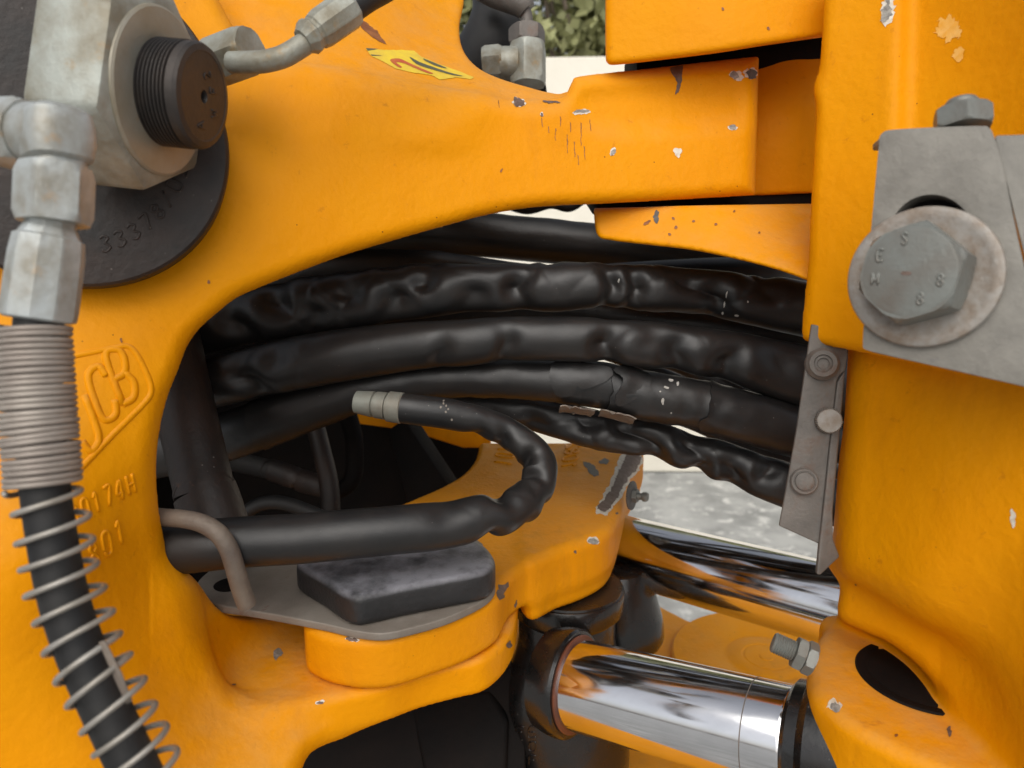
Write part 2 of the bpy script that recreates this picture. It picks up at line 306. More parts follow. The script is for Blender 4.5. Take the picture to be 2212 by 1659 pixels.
# ------------------------------------------------------------------ cast bodies as volumes in photo space
class Vol:
    def __init__(s, x0, x1, y0, y1, d0, d1, step=5.0, dd=0.0022):
        s.x0, s.y0, s.d0, s.step, s.dd = x0, y0, d0, step, dd
        s.px = np.arange(x0, x1, step, dtype=np.float32); s.py = np.arange(y0, y1, step, dtype=np.float32); s.d = np.arange(d0, d1, dd, dtype=np.float32)
        s.F = np.full((len(s.px), len(s.py), len(s.d)), 0.05, dtype=np.float32)
    def box(s, x0, x1, y0, y1):
        i0 = max(0, int((x0-s.x0)/s.step)); i1 = min(len(s.px), int((x1-s.x0)/s.step)+2)
        j0 = max(0, int((y0-s.y0)/s.step)); j1 = min(len(s.py), int((y1-s.y0)/s.step)+2)
        return slice(i0, i1), slice(j0, j1)
    def comb(s, I, J, f, k, op):
        A = s.F[I, J]
        if op == 'sub': f = -f
        if k <= 0:
            s.F[I, J] = np.minimum(A, f) if op == 'add' else np.maximum(A, f); return
        h = np.maximum(k - np.abs(A - f), 0) / k; h = h*h*k*0.25
        s.F[I, J] = (np.minimum(A, f) - h) if op == 'add' else (np.maximum(A, f) + h)
    def slab(s, poly, D, thick, r=0.006, k=0.012, op='add', taper=0.0):
        poly = np.asarray(poly, float); m = 60
        I, J = s.box(poly[:, 0].min()-m, poly[:, 0].max()+m, poly[:, 1].min()-m, poly[:, 1].max()+m)
        X, Y = np.meshgrid(s.px[I], s.py[J], indexing='ij')
        d2 = poly_sdf(poly, X, Y); D0 = D(X, Y).astype(np.float32)
        a = (d2 * D0 / F).astype(np.float32)[..., None]
        dz = s.d[None, None, :]
        b = np.maximum(D0[..., None] - dz, dz - (D0[..., None] + thick))
        a2 = a + taper * np.maximum(dz - D0[..., None] - r, 0) + r; b2 = b + r
        f = np.sqrt(np.maximum(a2, 0)**2 + np.maximum(b2, 0)**2) + np.minimum(np.maximum(a2, b2), 0) - r
        s.comb(I, J, f, k, op)
    def world(s, I, J):
        X, Y = np.meshgrid(s.px[I], s.py[J], indexing='ij'); d = s.d[None, None, :]
        x = ((X - CX)/F)[..., None]*d; y = (-(Y - CY)/F)[..., None]*d
        return x, d*cp + y*sp, -d*sp + y*cp       # z relative to camera
    def zplate(s, plan, z, T, r=0.006, k=0.012, op='add', bx=None):
        """plan: world x,y polygon; top at z (relative), thickness T downward"""
        I, J = s.box(*bx) if bx else (slice(None), slice(None))
        x, y, zz = s.world(I, J); plan = np.asarray(plan, float)
        a = poly_sdf(plan, x, y)
        b = np.maximum(zz - z, (z - T) - zz)
        a2 = a + r; b2 = b + r
        f = (np.sqrt(np.maximum(a2, 0)**2 + np.maximum(b2, 0)**2) + np.minimum(np.maximum(a2, b2), 0) - r).astype(np.float32)
        s.comb(I, J, f, k, op)
    def zcyl(s, c, rad, z, T, r=0.004, k=0.01, op='add', bx=None):
        I, J = s.box(*bx) if bx else (slice(None), slice(None))
        x, y, zz = s.world(I, J)
        a2 = np.sqrt((x-c[0])**2 + (y-c[1])**2) - rad + r; b2 = np.maximum(zz - z, (z - T) - zz) + r
        f = (np.sqrt(np.maximum(a2, 0)**2 + np.maximum(b2, 0)**2) + np.minimum(np.maximum(a2, b2), 0) - r).astype(np.float32)
        s.comb(I, J, f, k, op)
    def mesh(s, name, m, parent=None):
        A = np.clip(s.F, -0.02, 0.02); A[0] = A[-1] = 0.02; A[:, 0] = A[:, -1] = 0.02; A[:, :, 0] = A[:, :, -1] = 0.02
        g = openvdb.FloatGrid(0.02); g.copyFromArray(A)
        pts, q = g.convertToQuads(0.0)
        pts = np.asarray(pts, float); q = np.asarray(q)[:, ::-1] if False else np.asarray(q)
        px = s.x0 + pts[:, 0]*s.step; py = s.y0 + pts[:, 1]*s.step; d = s.d0 + pts[:, 2]*s.dd
        # relax the stair steps a little
        x = (px-CX)/F*d; y = -(py-CY)/F*d
        v = np.stack([x, y, d], 1)
        e = np.concatenate([q[:, [0, 1]], q[:, [1, 2]], q[:, [2, 3]], q[:, [3, 0]]]); e = np.concatenate([e, e[:, ::-1]])
        for lam in (0.5, -0.52, 0.5, -0.52, 0.5, -0.52):
            acc = np.zeros_like(v); np.add.at(acc, e[:, 0], v[e[:, 1]]); cnt = np.bincount(e[:, 0], minlength=len(v))[:, None]
            v = v + lam * (acc/np.maximum(cnt, 1) - v)
        w = np.stack([v[:, 0], v[:, 2]*cp + v[:, 1]*sp, CAMH - v[:, 2]*sp + v[:, 1]*cp], 1)
        # winding: the faces must look outward
        a, b, c = w[q[0, 0]], w[q[0, 1]], w[q[0, 2]]
        o = link_mesh(name, w, q, m, parent)
        bm = bmesh.new(); bm.from_mesh(o.data); vol = bm.calc_volume(signed=True); 
        if vol < 0: bmesh.ops.reverse_faces(bm, faces=bm.faces); bm.to_mesh(o.data); vol = -vol
        bm.free()
        o['_w'] = 0; del o['_w']
        BV[name] = BVHTree.FromPolygons([tuple(p) for p in w], q.tolist())
        return o
BV = {}
def poly_sdf(poly, X, Y):
    X = np.asarray(X, np.float32); Y = np.asarray(Y, np.float32)
    d = np.full(X.shape, 1e12, np.float32); ins = np.zeros(X.shape, bool); n = len(poly)
    for i in range(n):
        ax, ay = poly[i]; bx, by = poly[(i+1) % n]; ex, ey = bx-ax, by-ay; L2 = ex*ex + ey*ey
        if L2 < 1e-14: continue
        wx = X-np.float32(ax); wy = Y-np.float32(ay)
        t = np.clip((wx*np.float32(ex) + wy*np.float32(ey)) / np.float32(L2), 0, 1)
        d = np.minimum(d, (wx-t*np.float32(ex))**2 + (wy-t*np.float32(ey))**2)
        c = ((ay > Y) != (by > Y))
        with np.errstate(divide='ignore', invalid='ignore'):
            c &= X < (ex*(Y-ay)/(ey if abs(ey) > 1e-12 else 1e-12) + ax)
        ins ^= c
    return np.where(ins, -1, 1) * np.sqrt(d)
def tps(pts):
    """smooth depth field through control rows (px, py, depth)"""
    P = np.array(pts, float); xy = P[:, :2]/1000; v = P[:, 2]; n = len(P)
    r = np.linalg.norm(xy[:, None]-xy[None], axis=2)
    K = np.where(r > 0, r*r*np.log(np.maximum(r, 1e-9)), 0) + np.eye(n)*1e-4
    A = np.zeros((n+3, n+3)); A[:n, :n] = K; A[:n, n] = 1; A[:n, n+1:] = xy; A[n, :n] = 1; A[n+1:, :n] = xy.T
    w = np.linalg.solve(A, np.concatenate([v, [0, 0, 0]]))
    def f(X, Y):
        X = np.asarray(X, float)/1000; Y = np.asarray(Y, float)/1000; o = w[n] + w[n+1]*X + w[n+2]*Y
        for i in range(n):
            q = (X-xy[i, 0])**2 + (Y-xy[i, 1])**2; o = o + w[i]*0.5*q*np.log(np.maximum(q, 1e-16))
        return o
    return f
CAMP = Vector((0, 0, CAMH))
def hit(bv, px, py, eps=0.0):
    d = (W(px, py, 1.0) - CAMP).normalized(); h = BV[bv].ray_cast(CAMP, d)
    if h[0] is None: return None, None
    nn = h[1] if h[1].dot(d) < 0 else -h[1]
    return h[0] + nn*eps, nn
def jag(poly, amp, seg=3.0, seed=0, closed=True):
    out = []; P = [np.array(p[:2], float) for p in poly]; n = len(P)
    for i in range(n if closed else n-1):
        a, b = P[i], P[(i+1) % n]; k = max(1, int(np.linalg.norm(b-a)/seg))
        for j in range(k):
            q = a + (b-a)*j/k
            nv = noise.noise_vector(Vector((q[0]*0.11, q[1]*0.11, seed*7.3))) + 0.6*noise.noise_vector(Vector((q[0]*0.31, q[1]*0.31, seed*3.1)))
            out.append(q + np.array((nv.x, nv.y))*amp)
    return np.array(out)
def patch(bv, polys, parent, name='paint_chip', label=None, step=5):
    """thin flakes lying on the surface: list of (px polygon, material, lift)"""
    V, FA, MI, mats = [], [], [], []
    for poly, m, lift in polys:
        poly = np.asarray(poly, float); lo, hi = poly.min(0), poly.max(0)
        pts = [Vector(p) for p in poly]; n = len(pts)
        gx, gy = np.meshgrid(np.arange(lo[0]+2, hi[0], step), np.arange(lo[1]+2, hi[1], step), indexing='ij')
        sd = poly_sdf(poly, gx, gy); gi = [(x, y) for x, y, s_ in zip(gx.ravel(), gy.ravel(), sd.ravel()) if s_ < -1.2]
        pts += [Vector(p) for p in gi]
        r = delaunay_2d_cdt(pts, [(i, (i+1) % n) for i in range(n)], [list(range(n))], 1, 1e-4)
        base = len(V); ok = []
        for p in r[0]:
            h, nn = hit(bv, p.x, p.y, lift); ok.append(h is not None); V.append(h if h is not None else Vector((0, 0, 0)))
        if m not in mats: mats.append(m)
        for f in r[2]:
            if all(ok[i] for i in f):
                q = [V[base+i] for i in f]
                if max((q[0]-q[1]).length, (q[1]-q[2]).length, (q[2]-q[0]).length) < 0.02:
                    FA.append([base+i for i in f]); MI.append(mats.index(m))
    if not FA: return None
    used = sorted({i for f in FA for i in f}); mp = {u: k for k, u in enumerate(used)}
    o = link_mesh(name, [V[u] for u in used], [[mp[i] for i in f] for f in FA], None, parent, mats=mats, midx=MI)
    if label: o['label'] = label
    return o
def blob(cx, cy, rx, ry, rot=0, amp=None, seed=0, n=14):
    a = np.linspace(0, 2*np.pi, n, endpoint=False); c, s_ = math.cos(R(rot)), math.sin(R(rot))
    x = np.cos(a)*rx; y = np.sin(a)*ry
    p = np.stack([cx + x*c - y*s_, cy + x*s_ + y*c], 1); return jag(p, amp if amp is not None else min(rx, ry)*0.5, 2.5, seed)
G = {'0': [[(.1, .2), (.1, .8), (.3, 1), (.7, 1), (.9, .8), (.9, .2), (.7, 0), (.3, 0), (.1, .2)]], '1': [[(.2, .8), (.5, 1), (.5, 0)]],
     '2': [[(.1, .8), (.4, 1), (.8, .9), (.8, .6), (.1, 0), (.9, 0)]], '3': [[(.1, .9), (.5, 1), (.85, .8), (.5, .55), (.9, .25), (.5, 0), (.1, .1)]],
     '4': [[(.7, 0), (.7, 1), (.1, .35), (.95, .35)]], '5': [[(.85, 1), (.2, 1), (.15, .55), (.6, .6), (.9, .3), (.6, 0), (.1, .05)]],
     '7': [[(.1, 1), (.9, 1), (.4, 0)]], '8': [[(.5, .52), (.15, .75), (.5, 1), (.85, .75), (.5, .52), (.1, .25), (.5, 0), (.9, .25), (.5, .52)]],
     '9': [[(.15, 0), (.6, .1), (.9, .6), (.8, .95), (.4, 1), (.15, .75), (.4, .5), (.85, .6)]], 'H': [[(.1, 0), (.1, 1)], [(.9, 0), (.9, 1)], [(.1, .5), (.9, .5)]],
     'J': [[(.9, 1), (.9, .2), (.6, 0), (.25, 0), (.05, .25)]], 'C': [[(.95, .75), (.75, 1), (.25, 1), (.05, .8), (.05, .2), (.25, 0), (.75, 0), (.95, .25)]],
     'B': [[(.1, 0), (.1, 1), (.7, 1), (.9, .8), (.7, .52), (.1, .52)], [(.7, .52), (.95, .25), (.7, 0), (.1, 0)]],
     'S': [[(.85, .85), (.5, 1), (.15, .75), (.8, .3), (.5, 0), (.1, .15)]], 'M': [[(.05, 0), (.1, 1), (.5, .3), (.9, 1), (.95, 0)]],
     'F': [[(.1, 0), (.1, 1), (.9, 1)], [(.1, .5), (.7, .5)]], 'E': [[(.9, 1), (.1, 1), (.1, 0), (.9, 0)], [(.1, .5), (.7, .5)]],
     'R': [[(.1, 0), (.1, 1), (.8, .9), (.8, .6), (.1, .5), (.9, 0)]], 'N': [[(.1, 0), (.1, 1), (.9, 0), (.9, 1)]], 'Z': [[(.1, 1), (.9, 1), (.1, 0), (.9, 0)]],
     'W': [[(0, 1), (.25, 0), (.5, .7), (.75, 0), (1, 1)]], 'A': [[(0, 0), (.5, 1), (1, 0)], [(.2, .4), (.8, .4)]], '-': [[(.2, .5), (.8, .5)]], '/': [[(.1, 0), (.9, 1)]], '.': [[(.4, 0), (.5, .05)]]}
def cast_text(bv, text, o, xv, yv, m, parent, w=7.0, adv=None, name='raised_letter', sink=0.45):
    """letters proud of the casting; px origin, px advance and px up vectors"""
    o, xv, yv = map(lambda q: np.array(q, float), (o, xv, yv)); adv = np.array(adv if adv is not None else xv*1.3, float)
    for k, chh in enumerate(text):
        V, FA = [], []
        for st in G.get(chh, []):
            q = cr([(*p,) for p in st], 5, False); path = []
            for a, b in q:
                P2 = o + adv*k + xv*a + yv*b; h, nn = hit(bv, P2[0], P2[1], 0.0)
                if h is not None: path.append((h, nn))
            if len(path) < 3: continue
            rr = w/2/F*depth_of(path[0][0])
            vs, fs = sweep([h - nn*rr*sink*0.6 for h, nn in path], rr, 10)
            b0 = len(V); V += [tuple(v) for v in vs]; FA += [[i+b0 for i in f] for f in fs]
        if FA: link_mesh(name, V, FA, m, parent)
def ridge(bv, pts, w, m, parent, name, sink=0.45, closed=False):
    q = cr(pts, 8, closed); path = []
    for a, b in q:
        h, nn = hit(bv, a, b)
        if h is not None: path.append(h - nn*(w/2/F*depth_of(h))*sink)
    vs, fs = sweep(path, w/2/F*depth_of(path[0]), 12); return link_mesh(name, vs, fs, m, parent)
def surf_text(fr, text, x0, y0, hgt, m, parent, name='stamped_mark', w=0.0012, ang=0.0, adv=1.15, wid=0.6):
    ca, sa = math.cos(ang), math.sin(ang)
    for k, chh in enumerate(text):
        V, FA = [], []
        for st in G.get(chh, []):
            q = cr(st, 4, False); path = []
            for a, b in q:
                lx, ly = (a + k*adv)*hgt*wid, b*hgt; path.append(fr(x0 + lx*ca - ly*sa, y0 + lx*sa + ly*ca, 0))
            vs, fs = sweep(path, w, 8); b0 = len(V); V += [tuple(v) for v in vs]; FA += [[i+b0 for i in f] for f in fs]
        if FA: link_mesh(name, V, FA, m, parent)
# ================================================================== THE SETTING
def plane_obj(name, verts, faces, m, label=None, kind='structure'):
    o = link_mesh(name, verts, faces, m, smooth=False); o['kind'] = kind
    if label: o['label'] = label
    return o
plane_obj('ground', [(-60, -60, 0), (60, -60, 0), (60, 60, 0), (-60, 60, 0)], [(0, 1, 2, 3)], M['ground'], 'pale mottled concrete yard around the machine')
wl = prism('yard_wall', [(-7, 3.95, 0.004), (8, 3.75, 0.004), (8, 3.75, 2.17), (-7, 3.95, 1.98)], Vector((0, 0.15, 0)), M['wall'], bevel=0.01)
tag(wl, 'cream painted yard wall seen past the machine, below the shrubs', 'wall')
def shrub(x, y, h, r, label):
    t = thing('shrub', label, 'shrub', (x, y, 0), 'shrubs behind the yard wall')
    rg = np.random.default_rng(int(abs(x)*100)+3)
    V, FA = [], []
    for k in range(5):
        a = rg.uniform(0, 6.28); tip = Vector((x + math.cos(a)*r*0.5, y + math.sin(a)*r*0.5, h*rg.uniform(0.6, 0.85)))
        p = [Vector((x, y, 0)).lerp(tip, q) + Vector((0.05*math.sin(q*5+k), 0.05*math.cos(q*4+k), 0)) for q in np.linspace(0, 1, 8)]
        vs, fs = sweep(p, np.linspace(0.05, 0.012, 8), 8); b0 = len(V); V += [tuple(v) for v in vs]; FA += [[i+b0 for i in f] for f in fs]
    link_mesh('trunk', V, FA, M['bark'], t)
    V, FA = [], []
    cl = [(rg.normal(0, r*0.45), rg.normal(0, r*0.35), h*rg.uniform(0.35, 0.98), rg.uniform(0.16, 0.42)) for _ in range(60)]
    for cx_, cy_, cz_, cr_ in cl:
        for _ in range(190):
            v = rg.normal(0, 1, 3); v /= np.linalg.norm(v); c = np.array((x+cx_, y+cy_, cz_)) + v*cr_*rg.uniform(0.5, 1.0)
            a = rg.normal(0, 1, 3); a /= np.linalg.norm(a); b = np.cross(a, v + rg.normal(0, .4, 3)); b /= np.linalg.norm(b)+1e-9
            s1, s2 = rg.uniform(0.03, 0.06), rg.uniform(0.018, 0.032); i = len(V)
            V += [tuple(c-a*s1), tuple(c+b*s2), tuple(c+a*s1), tuple(c-b*s2)]; FA.append((i, i+1, i+2, i+3))
    link_mesh('crown', V, FA, M['leaf'], t, smooth=False)
shrub(0.75, 5.3, 3.6, 1.1, 'olive green leafy shrub above the wall, left one in the gap')
shrub(-0.35, 5.5, 3.7, 1.1, 'leafy shrub mostly hidden behind the orange casting')
shrub(1.5, 5.4, 3.5, 1.0, 'leafy shrub mostly hidden behind the orange mast')
shrub(0.25, 6.6, 4.2, 1.3, 'taller olive shrub filling in behind the others')

# ================================================================== CASTINGS
Z1 = -0.330          # lower arm top
ZC = -0.288          # pivot plate top
# ---- swing frame: left column, upper arm, lower arm
A = Vol(-90, 1800, -100, 1760, 0.365, 0.80, 5.0, 0.0026)
DA = tps([(-60, 1700, .415), (-60, 900, .435), (-60, 100, .50), (340, 960, .485), (340, 1200, .50), (500, 1500, .525), (250, 1600, .445), (650, 1600, .52), (760, 1560, .55),
          (430, 700, .505), (600, 500, .525), (400, 200, .525), (700, 300, .545), (1000, 350, .578), (1250, 300, .60), (1640, 300, .615), (1640, 140, .62), (1000, 200, .585), (1240, 190, .605), (150, 1200, .43)])
a1 = cr([(-90, -100, 's'), (420, -100, 's'), (540, 110), (640, 135), (740, 155), (900, 182), (1050, 210), (1150, 226), (1212, 215), (1236, 176), (1255, 164), (1400, 148), (1520, 134), (1640, 121, 's'), (1632, 422, 's'),
         (1460, 432), (1290, 441), (1160, 448), (1060, 463), (960, 489), (850, 520), (740, 553), (640, 590), (565, 620), (510, 645), (465, 680), (430, 712), (405, 748), (385, 800),
         (365, 850), (350, 905), (341, 960), (338, 1020), (342, 1090), (350, 1140), (362, 1190), (385, 1235), (412, 1275), (424, 1330), (448, 1400), (478, 1455), (512, 1500), (560, 1528),
         (630, 1522), (700, 1508), (760, 1500), (800, 1540), (745, 1583), (700, 1605), (665, 1635), (640, 1700), (630, 1760, 's'), (-90, 1760, 's')])
A.slab(a1, DA, 0.055, r=0.012, k=0.0, taper=0.35)
web = cr([(380, -100, 's'), (1000, -100, 's'), (1002, 0), (992, 60), (1000, 108), (1030, 145), (1080, 170), (1150, 191), (1205, 207), (1222, 215), (1180, 300), (1000, 310), (740, 290), (500, 280), (400, 100)])
DW = tps([(400, 200, .552), (400, -100, .61), (560, 130, .570), (740, 165, .576), (900, 192, .592), (1050, 216, .603), (1150, 228, .612), (740, 300, .565), (1100, 300, .612), (760, 60, .62), (900, 90, .65), (990, 60, .70), (760, -100, .67), (1000, -100, .76), (1080, 170, .65), (1200, 208, .625)])
A.slab(web, DW, 0.04, r=0.006, k=0.022)
# shallow hollow along the arm, raised band near its end
A.slab(cr([(1270, 200), (1500, 190), (1600, 195), (1600, 260), (1480, 275), (1330, 280), (1260, 260)]), lambda X, Y: DA(X, Y) - 0.02, 0.0225, r=0.010, k=0.014, op='sub')
# ring of the arm round the king pin, set back
A.slab(np.array([(1560, 122), (1830, 98), (1820, 414), (1560, 426)], float), tps([(1560, 120, .685), (1700, 250, .655), (1770, 100, .665), (1770, 420, .665), (1560, 420, .685)]), 0.06, r=0.003, k=0.004)
# lower arm (horizontal plate) and the pocket behind the column
plan = [H(*p, Z1).xy for p in cr([(520, 1525), (600, 1530), (690, 1512), (760, 1500), (830, 1484), (904, 1458), (987, 1437), (1040, 1425), (1072, 1405), (1095, 1380), (1112, 1345), (1118, 1290), (1100, 1230), (900, 1180), (600, 1200), (440, 1300), (440, 1450)], 4)]
A.zplate(plan, Z1, 0.031, r=0.0065, k=0.016, bx=(380, 1200, 1150, 1659))
A.slab(cr([(400, 1262), (480, 1322), (560, 1342), (668, 1362), (640, 1440), (560, 1500), (470, 1480), (410, 1380)]), tps([(400, 1270, .53), (480, 1320, .57), (660, 1360, .66), (560, 1450, .61), (480, 1480, .56), (640, 1440, .64)]), 0.03, r=0.004, k=0.03)
sw = thing('swing_frame', 'large orange cast swing frame with the arched opening, left half of the picture', 'casting', W(340, 900, .5))
A.mesh('frame_casting', M['paint'], sw); del A
print('A', time.time()-T0)
# ---- kingpost on the right
B = Vol(1265, 2310, -100, 1760, 0.355, 0.80, 5.0, 0.0026)
DB = tps([(1740, 0, .545), (1740, 700, .535), (1960, 0, .50), (1860, 740, .50), (2300, 0, .40), (2300, 700, .39), (1800, 1100, .52)])
strip = cr([(1782, -100, 's'), (1778, 20), (1770, 140), (1760, 175), (1757, 200), (1762, 250), (1752, 420), (1746, 560), (1738, 640), (1733, 690), (1733, 728), (1752, 741), (1810, 752), (1870, 764, 's'), (2310, 860, 's'), (2310, -100, 's')])
B.slab(strip, DB, 0.07, r=0.007, k=0, taper=0.5)
B.slab(np.array([(1960, -100), (2400, -100), (2400, 1000), (1950, 700), (1945, 420)], float), lambda X, Y: DB(X, Y) - 0.05 , 0.062, r=0.010, k=0.012, op='sub')
DBody = tps([(1830, 760, .53), (1805, 1150, .535), (1990, 900, .475), (1990, 1250, .47), (2300, 900, .41), (2300, 1500, .40), (1860, 1270, .515), (2120, 1400, .455)])
body = cr([(1834, 700, 's'), (1832, 760), (1824, 900), (1812, 1000), (1804, 1100), (1800, 1165), (1810, 1220), (1832, 1250), (1900, 1290), (1985, 1345), (2055, 1378), (2115, 1425), (2165, 1500), (2230, 1600), (2300, 1760, 's'), (2340, 1760, 's'), (2340, 700, 's')])
B.slab(body, DBody, 0.08, r=0.018, k=0.006)
leg = cr([(1822, 1180), (1817, 1260), (1812, 1330), (1862, 1362), (1915, 1385), (1970, 1425), (2018, 1480), (2048, 1540), (2075, 1640), (2092, 1760, 's'), (2340, 1760, 's'), (2340, 1180, 's')])
B.slab(leg, lambda X, Y: DBody(X, Y) + 0.026 - 0.02*np.clip((X-2030)/200, 0, 1), 0.06, r=0.008, k=0.014)
ZL = -0.318
lug = [H(*p, ZL).xy for p in cr([(1820, 1318), (1780, 1352), (1755, 1395), (1745, 1445), (1752, 1490), (1785, 1530), (1840, 1572), (1920, 1615), (2010, 1655), (2110, 1700), (2300, 1790, 's'), (2300, 1340, 's')], 4)]
B.zplate(lug, ZL, 0.075, r=0.010, k=0.014, bx=(1600, 2310, 1250, 1760))
pc = H(2000, 1462, ZL); PR = 0.0445
B.zcyl(pc.xy, PR, ZL+0.05, 0.062, r=0.001, k=0.002, op='sub', bx=(1780, 2250, 1300, 1659)) if False else None
# upper and lower lugs the arm turns between
B.slab(cr([(1308, -100, 's'), (1308, 110), (1313, 134), (1330, 140), (1450, 127), (1560, 113), (1640, 100), (1780, 80, 's'), (1860, 60, 's'), (1860, -100, 's')]), tps([(1308, -100, .60), (1308, 140, .60), (1780, 60, .575), (1780, -100, .575), (1550, 60, .575)]), 0.09, r=0.006, k=0.006)
B.slab(cr([(1282, 450, 's'), (1400, 447), (1500, 444), (1760, 440, 's'), (1830, 440, 's'), (1830, 640, 's'), (1760, 612), (1745, 606), (1680, 583), (1600, 562), (1500, 541), (1400, 529), (1320, 519), (1290, 507)]), tps([(1282, 480, .63), (1500, 500, .60), (1745, 560, .57), (1500, 448, .605), (1750, 450, .625)]), 0.09, r=0.005, k=0.006)
kp = thing('kingpost', 'tall orange cast kingpost filling the right side of the picture', 'casting', W(1950, 1000, .5))
B.mesh('kingpost_casting', M['paint'], kp); del B
print('B', time.time()-T0)
# ---- pivot plate (upper casting over the swing cylinder)
C = Vol(560, 1480, 880, 1530, 0.50, 1.02, 4.0, 0.0035)
front = cr([(655, 1340), (672, 1358), (700, 1370), (740, 1379), (790, 1383), (850, 1378), (915, 1360), (990, 1335), (1040, 1312), (1075, 1288), (1095, 1252), (1114, 1233), (1150, 1212), (1204, 1190), (1262, 1172), (1310, 1148), (1330, 1115),
            (1342, 1075), (1352, 1035), (1370, 1003), (1386, 975), (1360, 955), (1300, 935), (1220, 915), (1130, 905), (1060, 915), (1038, 945), (1028, 985), (1000, 1020), (950, 1050), (880, 1080), (828, 1106), (740, 1190), (670, 1280)], 3)
C.zplate([H(*p, ZC).xy for p in front], ZC, 0.0415, r=0.0075, k=0)
lobe = cr([(1150, 1212), (1204, 1190), (1262, 1172), (1310, 1148), (1330, 1115), (1342, 1075), (1352, 1035), (1370, 1003), (1386, 975), (1360, 955), (1300, 945), (1200, 980), (1140, 1080), (1120, 1180)], 3)
C.zplate([H(*p, ZC).xy for p in lobe], ZC, 0.060, r=0.0075, k=0.012)
bracket_t = thing('pivot_plate', 'lobed orange pivot plate with long worn patches, below the looped hose', 'casting', H(1100, 1150, ZC) + CAMP)
C.mesh('plate_casting', M['paint_dusty'], bracket_t); del C
print('C', time.time()-T0)

# ---- writing cast into the frame
def z1(x, y): return (137.15 + x*0.3139, 713.2 + y*0.3139)
def v1(x, y): return (x*0.3139, y*0.3139)
ridge('frame_casting', [z1(-60, 205), z1(50, 182), z1(200, 152), z1(360, 120), z1(440, 110), z1(500, 160), z1(560, 270), z1(598, 370), z1(600, 440), z1(540, 520), z1(340, 720), z1(110, 960), z1(-40, 1100)], 15, M['paint'], sw, 'raised_border', sink=0.45)
for chh, o_, in (('J', (150, 850)), ('C', (265, 640)), ('B', (395, 520))):
    cast_text('frame_casting', chh, z1(*o_), v1(125, -82), v1(-118, -330), M['paint'], sw, w=18, sink=0.75)
cast_text('frame_casting', '30174H', z1(60, 1345), v1(52, -22), v1(-28, -128), M['paint'], sw, w=7.5, adv=v1(78, -42), sink=0.2)
cast_text('frame_casting', '801', z1(190, 1630), v1(60, -30), v1(-28, -150), M['paint'], sw, w=9, adv=v1(90, -72), sink=0.2)
cast_text('plate_casting', '10820/19', (1214, 1014), (-3, -12), (30, -6), M['paint_dusty'], bracket_t, w=5.5, adv=(3.6, -14), sink=0.0)
cast_text('plate_casting', '10/', (1066, 1002), (3, -9), (36, 4), M['paint_dusty'], bracket_t, w=5.5, adv=(4, -15), sink=0.0)
# ---- weld-like seam on the web
# ---- paint chips and wear
def chip(bv, par, cx, cy, rx, ry, rot=0, core='primer', rim='white_chip', rimw=3.0, seed=0, label=None):
    P = []
    if rim: P.append((blob(cx, cy, rx+rimw*.8, ry+rimw*.8, rot, min(rx, ry)*0.6+1.5, seed+50), M[rim], 0.00025))
    dx_, dy_ = ((seed*37) % 7 - 3)*.5, ((seed*53) % 7 - 3)*.5
    if core: P.append((blob(cx + dx_, cy + dy_, rx, ry, rot, min(rx, ry)*0.85, seed), M[core], 0.0005))
    return patch(bv, P, par, 'paint_chip', label, step=4)
FC, KC, PC = 'frame_casting', 'kingpost_casting', 'plate_casting'
chip(FC, sw, 1121, 222, 13, 8, 5, 'rust_chip', seed=1); chip(FC, sw, 1256, 242, 18, 3, -3, 'primer', seed=2, rimw=4)
chip(FC, sw, 1190, 220, 20, 3, 3, 'rust_chip', None, seed=3); chip(FC, sw, 1171, 248, 3, 4, 0, 'rust_chip', seed=4, rimw=2)
chip(FC, sw, 1325, 327, 5, 8, 20, 'primer', seed=5, rimw=2); chip(FC, sw, 1464, 329, 7, 9, 0, None, seed=6)
chip(FC, sw, 1590, 163, 11, 9, 0, 'primer', seed=7, rimw=2); chip(FC, sw, 1622, 158, 12, 8, 0, 'dark_chip', seed=8, rimw=4); chip(FC, sw, 1582, 277, 8, 4, 0, 'primer', seed=9, rimw=2)
patch(FC, [(jag([(1448, 146), (1474, 142), (1474, 170), (1466, 200), (1458, 205), (1463, 178), (1448, 155)], 2, 3, 10), M['rust_chip'], 0.0004)], sw, 'paint_chip')
chip(FC, sw, 1084, 369, 2, 5, 10, 'scrape', None, seed=11); chip(FC, sw, 692, 1517, 8, 3, -5, 'rust_chip', 'white_chip', seed=12, rimw=2); chip(FC, sw, 504, 1480, 5, 2, 0, 'rust_chip', None, seed=13)
chip(FC, sw, 602, 1415, 8, 12, 20, 'primer', None, seed=14); chip(FC, sw, 272, 783, 3, 4, 0, 'scrape', None, seed=15); chip(FC, sw, 261, 737, 3, 5, -20, 'scrape', None, seed=16)
chip(FC, sw, 920, 1450, 30, 3, -25, 'rust_chip', None, seed=17); chip(FC, sw, 1100, 1392, 5, 7, 0, 'rust_chip', None, seed=18); chip(FC, sw, 450, 608, 3, 4, 0, 'scrape', None, seed=19)
patch(FC, [(jag([(768, 38), (784, 45), (815, 68), (836, 98), (822, 92), (800, 78), (780, 60)], 2, 3, 20), M['scrape'], 0.0004)], sw, 'scratch')
for k, (x, y, l) in enumerate([(1200, 290, 26), (1225, 310, 40), (1240, 322, 34), (1255, 290, 50), (1262, 330, 30), (1170, 265, 20), (1185, 280, 14), (1210, 262, 22), (1274, 270, 26), (1078, 225, 16), (1232, 275, 20), (1248, 345, 22)]):
    patch(FC, [(jag([(x-.9, y-l/2), (x+.9, y-l/2+2), (x+.6+k % 3, y+l/2), (x-.5+k % 3, y+l/2+1)], 1.6, 3, k+30), M['scrape'], 0.0003)], sw, 'paint_crack')
